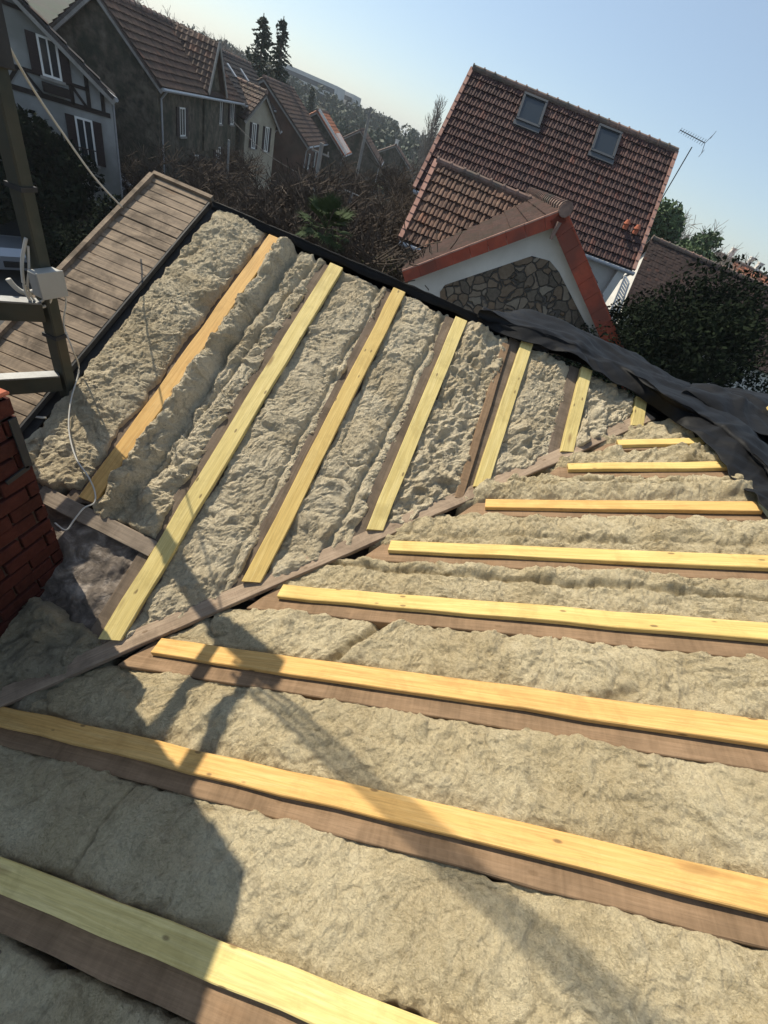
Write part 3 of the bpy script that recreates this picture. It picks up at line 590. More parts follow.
# junction box
jb=empty('junction_box',pb+np.array([.0,-.05,1.12*S]),'pale grey electrical box strapped to the scaffold post','electrical box')
Fj=frame_of(Vector((pb[0]+.055,pb[1]-.03,1.26*S)),(.12,.99,.0),(-.04,.0,1))
mb=MB(); mb.box(-.062,.062,-.028,.028,-.055,.055,ch=.006); mb.build('box_body',M['boxgrey'],jb,Fj)
mb=MB(); mb.box(-.064,.064,-.034,-.026,-.057,.057,ch=.002); mb.build('box_lid',M['boxgrey'],jb,Fj)
def cr_pts(P,n=8):
    P=[Vector(p) for p in P]; out=[]
    for i in range(len(P)-1):
        p0=P[max(i-1,0)];p1=P[i];p2=P[i+1];p3=P[min(i+2,len(P)-1)]
        for j in range(n):
            t=j/n; out.append(.5*((2*p1)+(-p0+p2)*t+(2*p0-5*p1+4*p2-p3)*t*t+(-p0+3*p1-3*p2+p3)*t**3))
    out.append(P[-1]); return out
def cable(label,P,r=.004,m='cable'):
    mb=MB(); mb.tube(cr_pts(P),r,7); o=mb.build('cable',M[m],smooth=True); return tag(o,label,'cable')
dpost=math.hypot(pb[0]-CP[0],pb[1]-CP[1])
cable('white cable hanging from the electrical box down over the wool to the header board',
  [at(58,280,dpost-.06),at(66,300,dpost-.04),at(64,325,dpost-.03),at(73,350,dpost-.05)]+[hit(x,y,P1(-1.5,1,.03),N1) for x,y in [(79,370),(71,400),(69,430),(76,458),(88,476)]]+[hit(x,y,P1(-1.3,.3,.012),N1) for x,y in [(95,492),(94,503),(84,508),(74,520),(66,530),(55,523)]])
cable('looped white cable beside the post below the electrical box',[at(x,y,dpost-.03) for x,y in [(26,238),(22,262),(24,285),(30,300),(40,307),(49,303),(52,292)]],.007)
cable('second white cable loop left of the scaffold post',[at(x,y,dpost-.03) for x,y in [(28,246),(29,268),(28,288),(36,302),(44,300)]],.005)
cable('thick white hose end lying against the upper rail',[at(x,y,dpost+.05) for x,y in [(8,279),(16,288),(26,293),(40,290)]],.012)
cable('taut white rope running from the top left corner down to the boarded edge',[at(-40,-40,dpost+.1),at(0,30,dpost+.25),at(30,84,dpost+.45),at(62,132,dpost+.65),at(95,178,dpost+.8),at(122,207,dpost+.95)],.0055)
mb=MB(); mb.tube([hit(18,415,P1(-2,.3,-.04),N1),hit(46,418,P1(-2,.3,-.03),N1)],.006,8); tag(mb.build('rod',M['cable'],smooth=True),'short white rod lying on the dark felt behind the chimney','rod')
# ------------------------------------------------------------------ tiles
def tile_roof(name,TL,TR,BR,BL,row,colw,m,parent,th=.05,samples=6,lift=.035,wave=.03,seed=0):
    TL,TR,BR,BL=[np.array(q,float) for q in(TL,TR,BR,BL)]; n=np.cross(TR-TL,BL-TL); n/=np.linalg.norm(n)
    if n[2]<0:n=-n
    L=np.linalg.norm(BL-TL); Wd=np.linalg.norm(TR-TL); nr=max(2,round(L/row)); nc=max(2,round(Wd/colw)); rg=np.random.default_rng(seed)
    pr=[0,.9,1,.15,.55,.5][:samples] if samples==6 else [0,1,.3]
    k=len(pr); xs=np.array([(c_+j/k) for c_ in range(nc) for j in range(k)]+[nc])/nc; hs=np.array(pr*nc+[0])*wave
    V=[];Fc=[]
    for i in range(nr):
        dj=np.repeat(rg.uniform(-.009,.009,nc),k); dj=np.append(dj,0)
        for e,(t,l_) in enumerate(((i/nr,0),((i+1)/nr+.01/ nr,lift))):
            a=TL+(BL-TL)*t;b=TR+(BR-TR)*t
            P=a+(b-a)*xs[:,None]+n*(hs+l_+dj)[:,None]; V.append(P)
    m_=len(xs); V=np.concatenate(V)
    for i in range(nr*2-1):
        o_=i*m_
        for j in range(m_-1): Fc.append((o_+j,o_+m_+j,o_+m_+j+1,o_+j+1))
    N=len(V)
    V=np.concatenate([V,np.array([TL,TR,BR,BL])-n*th,np.array([TL,TR,BR,BL])])
    a=N
    Fc+=[(a,a+1,a+2,a+3),(a,a+4,a+5,a+1),(a+1,a+5,a+6,a+2),(a+2,a+6,a+7,a+3),(a+3,a+7,a+4,a)]
    o=obj(name,V,Fc,m,parent); tv=rg.random((nr,nc)); at_=o.data.attributes.new('tr','FLOAT','FACE')
    vals=[tv[min(i//2,nr-1)][min(j//k,nc-1)] for i in range(nr*2-1) for j in range(m_-1)]+[.5]*5
    if len(vals)==len(o.data.polygons): at_.data.foreach_set('value',vals)
    return o
def ridge_caps(name,A,B,m,parent,r=.10,seg=.4):
    A=Vector(A);B=Vector(B);d=B-A;L=d.length;n=max(2,round(L/seg));mb=MB()
    for i in range(n):
        a=A+d*(i/n);b=A+d*((i+1.06)/n); mb.tube([a,a+(b-a)*.12,a+(b-a)*.13,b],[r*1.25,r*1.25,r*.98,r*.95],10)
    return mb.build(name,m,parent,smooth=False)
def prism(name,outline,ext,m,parent):
    """outline: list of world pts of one face; ext: extrusion vector"""
    n=len(outline); a=[np.array(q,float) for q in outline]; b=[q+np.array(ext,float) for q in a]
    f=[tuple(range(n)),tuple(range(2*n-1,n-1,-1))]+[(i,n+i,n+(i+1)%n,(i+1)%n) for i in range(n)]
    return obj(name,a+b,f,m,parent)
# ------------------------------------------------------------------ neighbour house with stone gable
phi=rad(3); gx=np.array([math.cos(phi),math.sin(phi),0]); gy=np.array([-math.sin(phi),math.cos(phi),0]); gn=-gy; Z=np.array([0,0,1.])
nh=empty('tiled_house',(1.6,9.3,GZ),'neighbouring house with brown tiled roofs, red-edged stone gable and two roof windows','house')
A=CP+ray(565,210)*10.5
def gp(x,y,o=0): return hit(x,y,A+gy*o,gy)
GLp=gp(402,272); GRp=gp(625,356)
slL=(GLp-A);slR=(GRp-A)
# extend rakes slightly
ER=A+slR*1.25
WLf=A+slL*.93
zb=GZ
# wall of the gable
w0=WLf-np.array([0,0,.32]); w1=ER-np.array([0,0,.32])
prism('gable_wall',[A-Z*.16+gy*.30,w0+gy*.30,np.array([w0[0],w0[1],zb])+gy*.30,np.array([w1[0],w1[1],zb])+gy*.30,w1+gy*.30],gy*.25,M['render'],nh)
# stone infill: polygon set into white band
st=[gp(x,y,.29) for x,y in [(532,256),(550,261),(559,272),(600,352),(640,440),(440,440),(440,292),(445,285)]]
prism('stone_infill',st,gy*.03,M['stone'],nh)
# white raised band stays the wall itself
# verge tiles: L-section red pieces along rakes
def verge(name,P,Q,n,drop,wd,m,capm):
    P=np.array(P);Q=np.array(Q);d=Q-P;L=np.linalg.norm(d);k=round(L/.36);dn=d/L;per=np.cross(gy,dn); per=per if per[2]>0 else -per
    mb=MB();mb2=MB()
    for i in range(k):
        a=P+d*(i/k);b=P+d*((i+.985)/k); th=.028+.01*((i+1)%2)
        up=per*0.0
        v=[a,b,b-per*drop,a-per*drop]; w_=[q+gy*th for q in v]; v=[q-gy*.0 for q in v]
        mb.add([*v,*w_],[(0,1,2,3),(7,6,5,4),(0,4,5,1),(1,5,6,2),(2,6,7,3),(3,7,4,0)])
        off_=-gy*.012*(i%2)
        v=[a+off_,b+off_,b+gy*wd,a+gy*wd]; w_=[q+per*.03 for q in v]
        mb2.add([*v,*w_],[(3,2,1,0),(4,5,6,7),(0,1,5,4),(1,2,6,5),(2,3,7,6),(3,0,4,7)])
    mb.build(name,m,nh); mb2.build('verge_cap',capm,nh)
verge('verge_tiles',A,A+slL*1.0,None,.22,.05,M['verge'],M['verge_old'])
verge('verge_tiles',A,ER,None,.30,.14,M['verge'],M['verge'])
# gable roof planes going back
BK=9.0
nb=gy*BK
tile_roof('gable_roof',A+gy*.05,A+nb,A+slL+nb,A+slL+gy*.05,.33,.22,M['moss_tile'],nh,seed=1,samples=3)
tile_roof('gable_roof',A+gy*.12,A+nb,ER+nb,ER+gy*.12,.33,.22,M['tile'],nh,seed=2,samples=3)
ridge_caps('ridge_tiles',A-gy*.03+Z*.02,A+nb+Z*.02,M['ridge'],nh,.11)
mb=MB(); e=A-gy*.06+Z*.0; mb.tube([e,e+gy*.05],[.12,.12],12); mb.tube([e-Z*.2,e-Z*.5+gx*.0],[.05,.03],6); mb.build('gable_finial',M['ridge'],nh)
# big roof
g2=gx; pit=rad(48); pdn=gn*math.cos(pit)-Z*math.sin(pit); bn=np.cross(g2,pdn); bn=bn if bn[2]>0 else -bn
TRp=CP+ray(676,152)*24; TLp=hit(472,69,TRp,bn); BRp=hit(633,270,TRp,bn); BLp=hit(414,188,TRp,bn)
tile_roof('main_roof',TLp,TRp,BRp,BLp,.335,.205,M['tile'],nh,seed=3,wave=.042,lift=.045,th=.10)
ridge_caps('ridge_tiles',TLp+Z*.03,TRp+Z*.03,M['ridge'],nh,.11,.42)
mb=MB(); 
for a_,b_ in ((TLp,BLp),(TRp,BRp)): 
    mb=MB(); n_=14
    for i in range(n_):
        p_=a_+(b_-a_)*i/n_; q_=a_+(b_-a_)*(i+1.05)/n_; mb.bar(p_+bn*.03,q_+bn*.05,.13,.09,bn)
    mb.build('verge_tiles',M['verge_old'],nh)
# back slope and walls
back=lambda p_: np.array(p_)+ (gy*(TRp[1]-BRp[1])*2)
prism('end_wall',[TRp-Z*.15-gx*.2,BRp-Z*.15-gx*.2,np.array([BRp[0],BRp[1],zb])-gx*.2+gy*.35,np.array([BRp[0],BRp[1],zb])-gx*.2+gy*7,back(BRp)-Z*.15-gx*.2],-gx*.3,M['render'],nh)
prism('end_wall',[TLp-Z*.15+gx*.2,BLp-Z*.15+gx*.2,np.array([BLp[0],BLp[1],zb])+gx*.2+gy*.35,np.array([BLp[0],BLp[1],zb])+gx*.2+gy*7,back(BLp)-Z*.15+gx*.2],gx*.3,M['render'],nh)
prism('front_wall',[BLp-Z*.12+gx*.25+gy*.3,BRp-Z*.12-gx*.25+gy*.3,np.array([BRp[0],BRp[1],zb])-gx*.25+gy*.3,np.array([BLp[0],BLp[1],zb])+gx*.25+gy*.3],gy*.25,M['render'],nh)
mb=MB(); quad(mb,TLp,TRp,back(BRp),back(BLp),.1,(0,.7,.7)); mb.build('back_roof',M['tile'],nh)
mb=MB(); mb.tube([BLp-Z*.10+gn*.06,BRp-Z*.10+gn*.06+gx*.1],.07,8); mb.tube([BRp-Z*.10+gn*.06,BRp-Z*.5+gy*.2-gx*.25,BRp-Z*1.6+gy*.24-gx*.5],.045,8); mb.build('gutter',M['zinc'],nh)
# roof windows
def rooflight(c4):
    P=[hit(x,y,TRp+bn*.10,bn) for x,y in c4]; c_=sum(P)/4; wd=(np.linalg.norm(P[1]-P[0])+np.linalg.norm(P[2]-P[3]))/2; hh=(np.linalg.norm(P[3]-P[0])+np.linalg.norm(P[2]-P[1]))/2
    F=frame_of(c_-bn*.03,TRp-TLp,bn); t=.08
    mb=MB(); mb.box(-wd/2,wd/2,hh/2-t,hh/2,-.05,.085); mb.box(-wd/2,wd/2,-hh/2,-hh/2+t,-.05,.07); mb.box(-wd/2,-wd/2+t,-hh/2+t,hh/2-t,-.05,.078); mb.box(wd/2-t,wd/2,-hh/2+t,hh/2-t,-.05,.078)
    mb.box(-wd/2-.05,wd/2+.05,-hh/2-.18,-hh/2,-.05,.03)
    f=mb.build('window_frame',M['frame_dark'],nh,F)
    mb=MB(); mb.box(-wd/2+t,wd/2-t,-hh/2+t,hh/2-t,.02,.035); mb.build('pane',M['roofglass'],f,F)
rooflight([(524,92),(547,102),(540,128),(516,120)]); rooflight([(600,124),(622,134),(613,160),(590,150)])
# two vent tiles
for x,y in ((624,229),(634,234)):
    c_=hit(x,y,TRp+bn*.05,bn); mb=MB(); mb.tube([c_,c_+Z*.16,c_+Z*.17,c_+Z*.30-gx*.02],[.10,.09,.13,.06],10); mb.build('vent_tile',M['redpot'],nh)
# antenna
an=empty('tv_antenna',TRp,'thin television antenna on a slanting mast beside the roof ridge','antenna')
dA=24.5; a0=at(664,196,dA); a1=at(692,147,dA)
mb=MB(); mb.tube([a0-Z*.5,a1],.022,6); mb.build('mast',M['darkmetal'],an)
b0=at(680,130,dA); b1=at(705,143,dA); bd=(b1-b0)/np.linalg.norm(b1-b0); cr_=np.cross(bd,Z); cr_/=np.linalg.norm(cr_); cr_=cr_*.6-Z*.5+gy*.3
mb=MB(); mb.tube([b0,b1],.014,6)
for t in np.linspace(.02,.95,11): p_=b0+(b1-b0)*t; hl=.16+.06*t; mb.tube([p_-cr_*hl,p_+cr_*hl],.009,5)
p_=b1; 
for s_ in(-1,1): mb.tube([p_,p_+Z*.28*s_+bd*.1],.01,5); mb.tube([p_+Z*.28*s_+bd*.1-cr_*.25,p_+Z*.28*s_+bd*.1+cr_*.25],.009,5)
mb.build('aerial_elements',M['darkmetal'],an)
# small side roof
pit2=rad(40); pd2=gn*math.cos(pit2)-Z*math.sin(pit2); n3=np.cross(gx,pd2); n3=n3 if n3[2]>0 else -n3
s0=at(436,162,15.5); s1=hit(553,211,s0,n3); s2=hit(400,239,s0,n3); s3=s2+(s1-s0)*1.0
tile_roof('side_roof',s0,s1,s3,s2,.34,.23,M['tile_near'],nh,seed=5,wave=.042,lift=.045,th=.08)
ridge_caps('ridge_tiles',s0+Z*.03,s1+Z*.03,M['ridge'],nh,.10,.42)
mb=MB()
for i in range(10):
    p_=s0+(s2-s0)*i/10;q_=s0+(s2-s0)*(i+1.05)/10; mb.bar(p_+n3*.03,q_+n3*.05,.12,.10,n3)
mb.build('verge_tiles',M['verge_old'],nh)
bs=s0+gy*2.2-Z*1.8
mb=MB(); quad(mb,s0,s1,s1+gy*2.2-Z*1.8,bs,.08,(0,.6,.8)); mb.build('back_roof',M['tile_near'],nh)
prism('side_wall',[s0-Z*.12+gx*.12,s2-Z*.12+gx*.12+gy*.25,np.array([s2[0],s2[1],zb])+gx*.12+gy*.25,np.array([s2[0],s2[1],zb])+gx*.12+gy*4,bs-Z*.12+gx*.12],gx*.25,M['cream'],nh)
prism('side_wall',[s2-Z*.12+gx*.12+gy*.25,s3-Z*.12+gy*.25,np.array([s3[0],s3[1],zb])+gy*.25,np.array([s2[0],s2[1],zb])+gx*.12+gy*.25],gy*.25,M['cream'],nh)
mb=MB(); mb.tube([s2-Z*.08+gn*.05,s3-Z*.08+gn*.05],.06,8); mb.build('gutter',M['zinc'],nh)
# white slatted shutter standing open on the side wall
q4=[at(x,y,17.5) for x,y in [(625,276),(629,283),(613,329),(606,321)]]
mb=MB(); c0_=(q4[0]+q4[3])/2; 
for i in range(16):
    t=i/15.5; a_=q4[0]*(1-t)+q4[3]*t; b_=q4[1]*(1-t)+q4[2]*t; mb.bar(a_,b_,.05,.02,(0,-1,.6))
mb.bar(q4[0],q4[3],.05,.06,(0,-1,0)); mb.bar(q4[1],q4[2],.05,.06,(0,-1,0)); mb.build('slatted_shutter',M['white'],nh)
# ------------------------------------------------------------------ generic houses
def pf(P,u_,v_,w_):  # frame from origin and x-axis (horizontal unit) ; y = left normal
    return lambda x,y,z: P+u_*x+v_*y+np.array([0,0,z])
def window(parent,F3,x,z,wd,ht,shut=True,frame='white',out=-1,sh='dark_shutter'):
    """F3(x,y,z) maps to world; wall outer face at y=0, outwards = -y"""
    def bx(mb,x0,x1,y0,y1,z0,z1):
        P=[F3(a,b,c_) for a,b,c_ in [(x0,y0,z0),(x1,y0,z0),(x1,y1,z0),(x0,y1,z0),(x0,y0,z1),(x1,y0,z1),(x1,y1,z1),(x0,y1,z1)]]
        mb.add(P,[(0,3,2,1),(4,5,6,7),(0,1,5,4),(1,2,6,5),(2,3,7,6),(3,0,4,7)])
    t=.06; mb=MB(); 
    bx(mb,x-wd/2,x-wd/2+t,-.05,.02,z,z+ht);bx(mb,x+wd/2-t,x+wd/2,-.05,.02,z,z+ht);bx(mb,x-wd/2+t,x+wd/2-t,-.05,.02,z+ht-t,z+ht);bx(mb,x-wd/2+t,x+wd/2-t,-.05,.02,z,z+t);bx(mb,x-t*.4,x+t*.4,-.045,.02,z+t,z+ht-t)
    f=mb.build('window',M[frame],parent)
    mb=MB(); bx(mb,x-wd/2+t,x+wd/2-t,-.022,-.012,z+t,z+ht-t); mb.build('pane',M['glass'],f)
    mb=MB(); bx(mb,x-wd/2-.08,x+wd/2+.08,-.10,.02,z-.08,z-.002); mb.build('sill',M['conc'],f)
    if shut:
        for s_ in(-1,1):
            mb=MB(); xc=x+s_*(wd*.77); bx(mb,xc-wd*.25,xc+wd*.25,-.055,-.012,z,z+ht)
            for k in range(6): zz=z+ht*(k+.5)/6; bx(mb,xc-wd*.2,xc+wd*.2,-.068,-.057,zz,zz+.05)
            mb.build('shutter',M[sh],parent)
def house(label,P,az,L,W,eave,ridge,wall='stonewall',roof='tile_far',verge_w=.3,oh=.35,cat='house',wins=(),gwins=(),name='house',z0=GZ,tile=(.5,.5),chim=(),lights=()):
    """P near right corner at ground (x,y). az: ridge direction (deg from +y, + = right). Facade on the right side (facing street), gable facing us. W extends left."""
    u_=np.array([math.sin(rad(az)),math.cos(rad(az)),0]); v_=np.array([-u_[1],u_[0],0]); P=np.array([P[0],P[1],0.])
    h=empty(name,(P[0],P[1],z0),label,cat)
    f=lambda a,b,z: P+u_*a+v_*b+np.array([0,0,z])
    prism('wall',[f(0,0,z0),f(0,0,eave),f(0,W/2,ridge-.12),f(0,W,eave),f(0,W,z0)],u_*L,M[wall],h)
    o=verge_w; k=(ridge-eave)/(W/2)
    tile_roof('roof',f(-o,W/2,ridge),f(L+o,W/2,ridge),f(L+o,-oh,eave-k*oh),f(-o,-oh,eave-k*oh),tile[0],tile[1],M[roof],h,th=.12,samples=3,lift=.05,wave=.05)
    tile_roof('roof',f(L+o,W/2,ridge),f(-o,W/2,ridge),f(-o,W+oh,eave-k*oh),f(L+o,W+oh,eave-k*oh),tile[0],tile[1],M[roof],h,th=.12,samples=3,lift=.05,wave=.05)
    ridge_caps('ridge_tiles',f(-o,W/2,ridge+.03),f(L+o,W/2,ridge+.03),M['ridge'],h,.12,.6)
    mb=MB(); mb.bar(f(-o+.04,W/2,ridge-.17),f(-o+.04,-oh,eave-k*oh-.17),.08,.2); mb.bar(f(-o+.04,W/2,ridge-.17),f(-o+.04,W+oh,eave-k*oh-.17),.08,.2); mb.build('bargeboard',M['conc'],h)
    mb=MB(); ge=eave-k*oh-.06; mb.tube([f(-o,-oh-.06,ge),f(L+o,-oh-.06,ge)],.07,6); mb.build('gutter',M['zinc'],h); mb=MB(); mb.tube([f(.25,-oh-.06,ge),f(.25,-.08,ge-.4),f(.25,-.08,z0)],.045,6); mb.build('downpipe',M['zinc'],h)
    F3=lambda x,y,z: P+u_*x+v_*y+np.array([0,0,z])             # facade faces street: outwards = -v
    for (x,z,wd,ht) in wins: window(h,F3,x,z,wd,ht)
    F4=lambda x,y,z: P+v_*(W-x)+u_*y+np.array([0,0,z])          # gable faces us: outwards=-u
    for (x,z,wd,ht) in gwins: window(h,F4,x,z,wd,ht)
    for (x,y,ht) in chim:
        mb=MB(); q_=f(x,y,0); zt=ridge+ht; mb.box(q_[0]-.25,q_[0]+.25,q_[1]-.25,q_[1]+.25,eave,zt,ch=.02); mb.box(q_[0]-.3,q_[0]+.3,q_[1]-.3,q_[1]+.3,zt+.002,zt+.1); mb.build('chimney',M['render'],h)
    for (x,t) in lights:
        zz=ridge+(eave-ridge)*t; c_=f(x,W/2*(1-t),zz+.1); nn=(-v_*(ridge-eave)+np.array([0,0,W/2])); nn/=np.linalg.norm(nn); F=frame_of(c_,u_,nn); mb=MB(); mb.box(-.2,.2,-.42,.42,-.04,.05); mb.build('roof_window',M['zinc'],h,F)
    return h,F3,F4,f
# timber-framed house at the far left
tc=at(118,165,24)
th_,F3,F4,ff=house('half-timbered house with white panels and dark shutters at the top left',tc,-50,9,6.0,-.35,1.75,wall='white_shade',roof='slate_far',oh=.05,gwins=((4.25,-.45,.55,1.0),(5.0,-2.65,.55,1.35)))
mb=MB()
def tb(x0,z0,x1,z1,wd=.12):
    a=F4(x0,-.02,z0);b=F4(x1,-.02,z1); mb.bar(a,b,wd,.05,F4(0,-1,0)-F4(0,0,0))
W_=6.0
def rk(x): return 1.75-.2-(abs(x-W_/2))*(2.1/(W_/2))
for x in (.3,.9,1.6,2.3,2.9,4.75,5.25,5.7): 
    z1=rk(x)
    if z1>-.95: tb(x,-1.0,x,z1)
tb(.1,-1.0,5.9,-1.0,.14); tb(2.2,-.45,5.3,-.45,.10); tb(2.6,1.0,4.0,.98,.10); tb(4.75,-.45,5.2,-1.0,.09); tb(3.3,-.45,2.9,-1.0,.09); tb(3.4,-.45,3.9,-1.0,.09)
mb.build('timber_frame',M['timber_black'],th_)
mb=MB()
for k in range(9): 
    q0=F4(4.3+k*.11,-.22,-2.72);q1=F4(4.3+k*.11,-.22,-2.2); mb.bar(q0,q1,.02,.02,(1,0,0))
mb.bar(F4(4.25,-.22,-2.18),F4(5.25,-.22,-2.18),.03,.03); mb.build('window_railing',M['timber_black'],th_); mb=MB(); mb.bar(F4(3.9,-.2,-.72),F4(4.65,-.2,-.72),.22,.24); mb.build('flower_box',M['timber_black'],th_)
# stone house row
sh_,F3,F4,ff=house('long stone house with a steep tiled roof and a pointed cross gable over the street',(-17.0,23.3),-13,13.2,4.6,.30,2.3,wall='stonewall',roof='tile_far',wins=((3.0,-1.9,.8,1.2),(7.1,-1.3,.75,1.6),(9.4,-1.3,.7,1.4),(5,-4.3,.8,1.5),(9.2,-4.1,.9,1.6),(12,-1.3,.8,1.4)),tile=(.36,.3))
CG=7.6
prism('cross_gable',[ff(CG-1.4,-.12,-2.6),ff(CG-1.4,-.12,.35),ff(CG,-.12,2.2),ff(CG+1.4,-.12,.35),ff(CG+1.4,-.12,-2.6)],ff(0,2.2,0)-ff(0,0,0),M['stonewall'],sh_)
tile_roof('cross_roof',ff(CG,2.2,2.38),ff(CG,-.4,2.38),ff(CG-1.65,-.4,.2),ff(CG-1.65,2.2,.2),.36,.3,M['tile_far'],sh_,th=.1,samples=3)
tile_roof('cross_roof',ff(CG,-.4,2.38),ff(CG,2.2,2.38),ff(CG+1.65,2.2,.2),ff(CG+1.65,-.4,.2),.36,.3,M['tile_far'],sh_,th=.1,samples=3)
for sg in(-1,1):
    mb=MB(); mb.bar(ff(CG,-.45,2.36),ff(CG+sg*1.7,-.45,.12),.06,.2,(0,0,1)); mb.build('bargeboard',M['conc'],sh_)
house('dark-roofed stone house with two rooflights behind the pointed cross gable',(-20.1,36.9),-13,11,5.0,.2,2.1,wall='stonewall',roof='slate_far',wins=((3,-1.8,.8,1.3),(7,-1.8,.8,1.3),(3,-4.2,.9,1.3)),lights=((2.2,.45),(5.6,.45)),tile=(.36,.3))
house('narrow cream house with a small reddish roof and tall narrow gable windows',(-18.7,39.9),-72,5,3.1,-.5,1.0,wall='cream',roof='tile_far',gwins=((.85,-2.4,.42,1.5),(2.2,-2.4,.42,1.5)),tile=(.36,.3))
house('tall brick house with a broad tiled roof, dark gable side towards the camera',(-19.0,47.2),-13,13,8.4,-1.3,1.7,wall='brickfar',roof='tile_far',wins=((3,-3.5,.9,1.2),(7,-3.5,.9,1.2)),tile=(.4,.35))
rn,F3,F4,ff=house('house with a bright orange half-stripped roof and white boards along its edge',(-19.8,60.5),-13,9,7,-1.7,.85,wall='stonewall',roof='tile_far_orange',tile=(.4,.4))
mb=MB(); mb.bar(ff(-.4,-.5,-1.8),ff(-.4,3.3,1.0),.12,.25); 
for k in range(5): mb.bar(ff(1+k*.9,-.5,-1.7),ff(1.2+k*.9,1.2,-.4),.10,.10)
mb.build('white_boards',M['white'],rn)
house('small grey-roofed house with white gable trim far down the street',(-18.6,74),-13,11,7,-1.9,.6,wall='stonewall',roof='tile_far',tile=(.45,.45))
house('pale distant house at the end of the street with a low brown roof',(-16.5,90),-12,12,8,-2.2,.3,wall='stonewall',roof='tile_far',chim=((4,4,.6),),tile=(.45,.45))
# right side houses
q0=at(652,238,30); 
phi2=rad(-4); 
rh2=empty('maroon_roof_house',(q0[0]+4,q0[1],GZ),'plain house with a large maroon roof behind the neighbour, right of the white shutter','house')
g3=np.array([math.cos(rad(-6)),math.sin(rad(-6)),0]); y3=np.array([-g3[1],g3[0],0]); n4=-y3*math.sin(rad(42))+Z*math.cos(rad(42))
e0=hit(622,308,q0,n4); e1=q0+g3*16; e2=e0+g3*16
tile_roof('roof',q0,e1,e2,e0,.17,.2,M['tile_flat'],rh2,samples=3,lift=.008,wave=.006)
ridge_caps('ridge_tiles',q0+Z*.03,e1+Z*.03,M['ridge'],rh2,.11,.45)
bkk=q0+y3*(q0[1]-e0[1])*2; bk0=np.array([e0[0],e0[1]+2*(q0[1]-e0[1]),e0[2]])
mb=MB(); quad(mb,q0,e1,bk0+g3*16,bk0,.1,(0,.7,.7)); mb.build('back_roof',M['tile_flat'],rh2)
prism('wall',[q0-Z*.12+g3*.3,e0-Z*.12+g3*.3+y3*.3,np.array([e0[0],e0[1],GZ])+g3*.3+y3*.3,np.array([bk0[0],bk0[1],GZ])+g3*.3-y3*.3,bk0-Z*.12+g3*.3],g3*15.4,M['render'],rh2)
# distant small houses at far right with white chimneys
for i,(px,py,d,lab,rf) in enumerate([(742,262,70,'distant house with two white chimneys peeping over the maroon roof','tile_far'),(762,272,62,'distant orange-roofed house at the far right edge','tile_far_orange')]):
    q_=at(px,py,d); zr=q_[2]; house(lab,(q_[0],q_[1]),60,9,7,zr-2.6,zr,wall='render',roof=rf,chim=((2,3.5,.9),(6,3.5,.9)) if i==0 else ((4,3.5,.7),))
# far apartment blocks
for i,(px,py,d,L_,lab) in enumerate([(305,92,240,26,'far white apartment block on the hill, left of the two'),(330,103,250,20,'far white apartment block on the hill, right of the two')]):
    q_=at(px,py,d); e_=empty('apartment_block',(q_[0],q_[1],-2),lab,'apartment block','distant apartment blocks'); zt=q_[2]+5.5
    mb=MB(); mb.box(q_[0]-L_/2,q_[0]+L_/2,q_[1],q_[1]+10,-4,zt); mb.build('wall',M['apart'],e_)
    for fl in range(3):
        mb=MB(); mb.box(q_[0]-L_/2+1,q_[0]+L_/2-1,q_[1]-.05,q_[1]-.01,zt-2.6-fl*2.8,zt-1.2-fl*2.8); mb.build('window_band',M['frame_dark'],e_)
# ------------------------------------------------------------------ vegetation
def leafcloud(centers,sizes,n,ls,seed,squash=.8,shape=None):
    rg=np.random.default_rng(seed); V=[];Fc=[]; ci=rg.integers(0,len(centers),n); C=np.array(centers)[ci]; Rr=np.array(sizes)[ci]
    d=rg.normal(size=(n,3)); d/=np.linalg.norm(d,axis=1)[:,None]; rad_=rg.uniform(.35,1.05,n)**.6
    P=C+d*(Rr*rad_)[:,None]*np.array([1,1,squash]); a=rg.normal(size=(n,3)); a/=np.linalg.norm(a,axis=1)[:,None]; b=np.cross(a,rg.normal(size=(n,3))); b/=np.linalg.norm(b,axis=1)[:,None]
    s=ls*rg.uniform(.5,1.4,n)[:,None]
    V=np.stack([P-a*s,P+b*s*.45,P+a*s,P-b*s*.45],1).reshape(-1,3); Fc=np.arange(4*n).reshape(-1,4)
    return V,Fc.tolist()
def bush_tree(label,base,H,R,n,ls,leaf,seed,cat='tree',name='leafy_tree',trunk=.12,low=.15,group=None,clumps=26,squash=.8,shape='round'):
    r=random.Random(seed); base=np.array(base,float); e=empty(name,base,label,cat,group); cs=[];rs=[]
    for k in range(clumps):
        t=r.uniform(low,1); 
        rr_=R*(math.sin(math.pi*min(1,max(.08,(t-low*.5)/(1-low*.4))))**.6 if shape=='round' else (1.05-t))
        an=r.uniform(0,6.28); q_=r.uniform(.2,.85)*rr_; cs.append(base+np.array([q_*math.cos(an),q_*math.sin(an),H*t*.93])); rs.append(R*r.uniform(.22,.42))
    V,Fc=leafcloud(cs,rs,n,ls,seed,squash); obj('crown',V,Fc,M[leaf],e)
    mb=MB(); top=base+np.array([0,0,H*.8]); mb.tube([base,base+np.array([.03*H*.3,0,H*.4]),top],[trunk,trunk*.7,trunk*.2],8)
    for c_ in cs[::2]: mb.tube([base+np.array([0,0,H*r.uniform(.2,.5)]),(base+c_)/2+np.array([0,0,H*.15]),c_],[trunk*.4,trunk*.25,trunk*.08],5)
    mb.build('trunk',M['bark'],e); return e
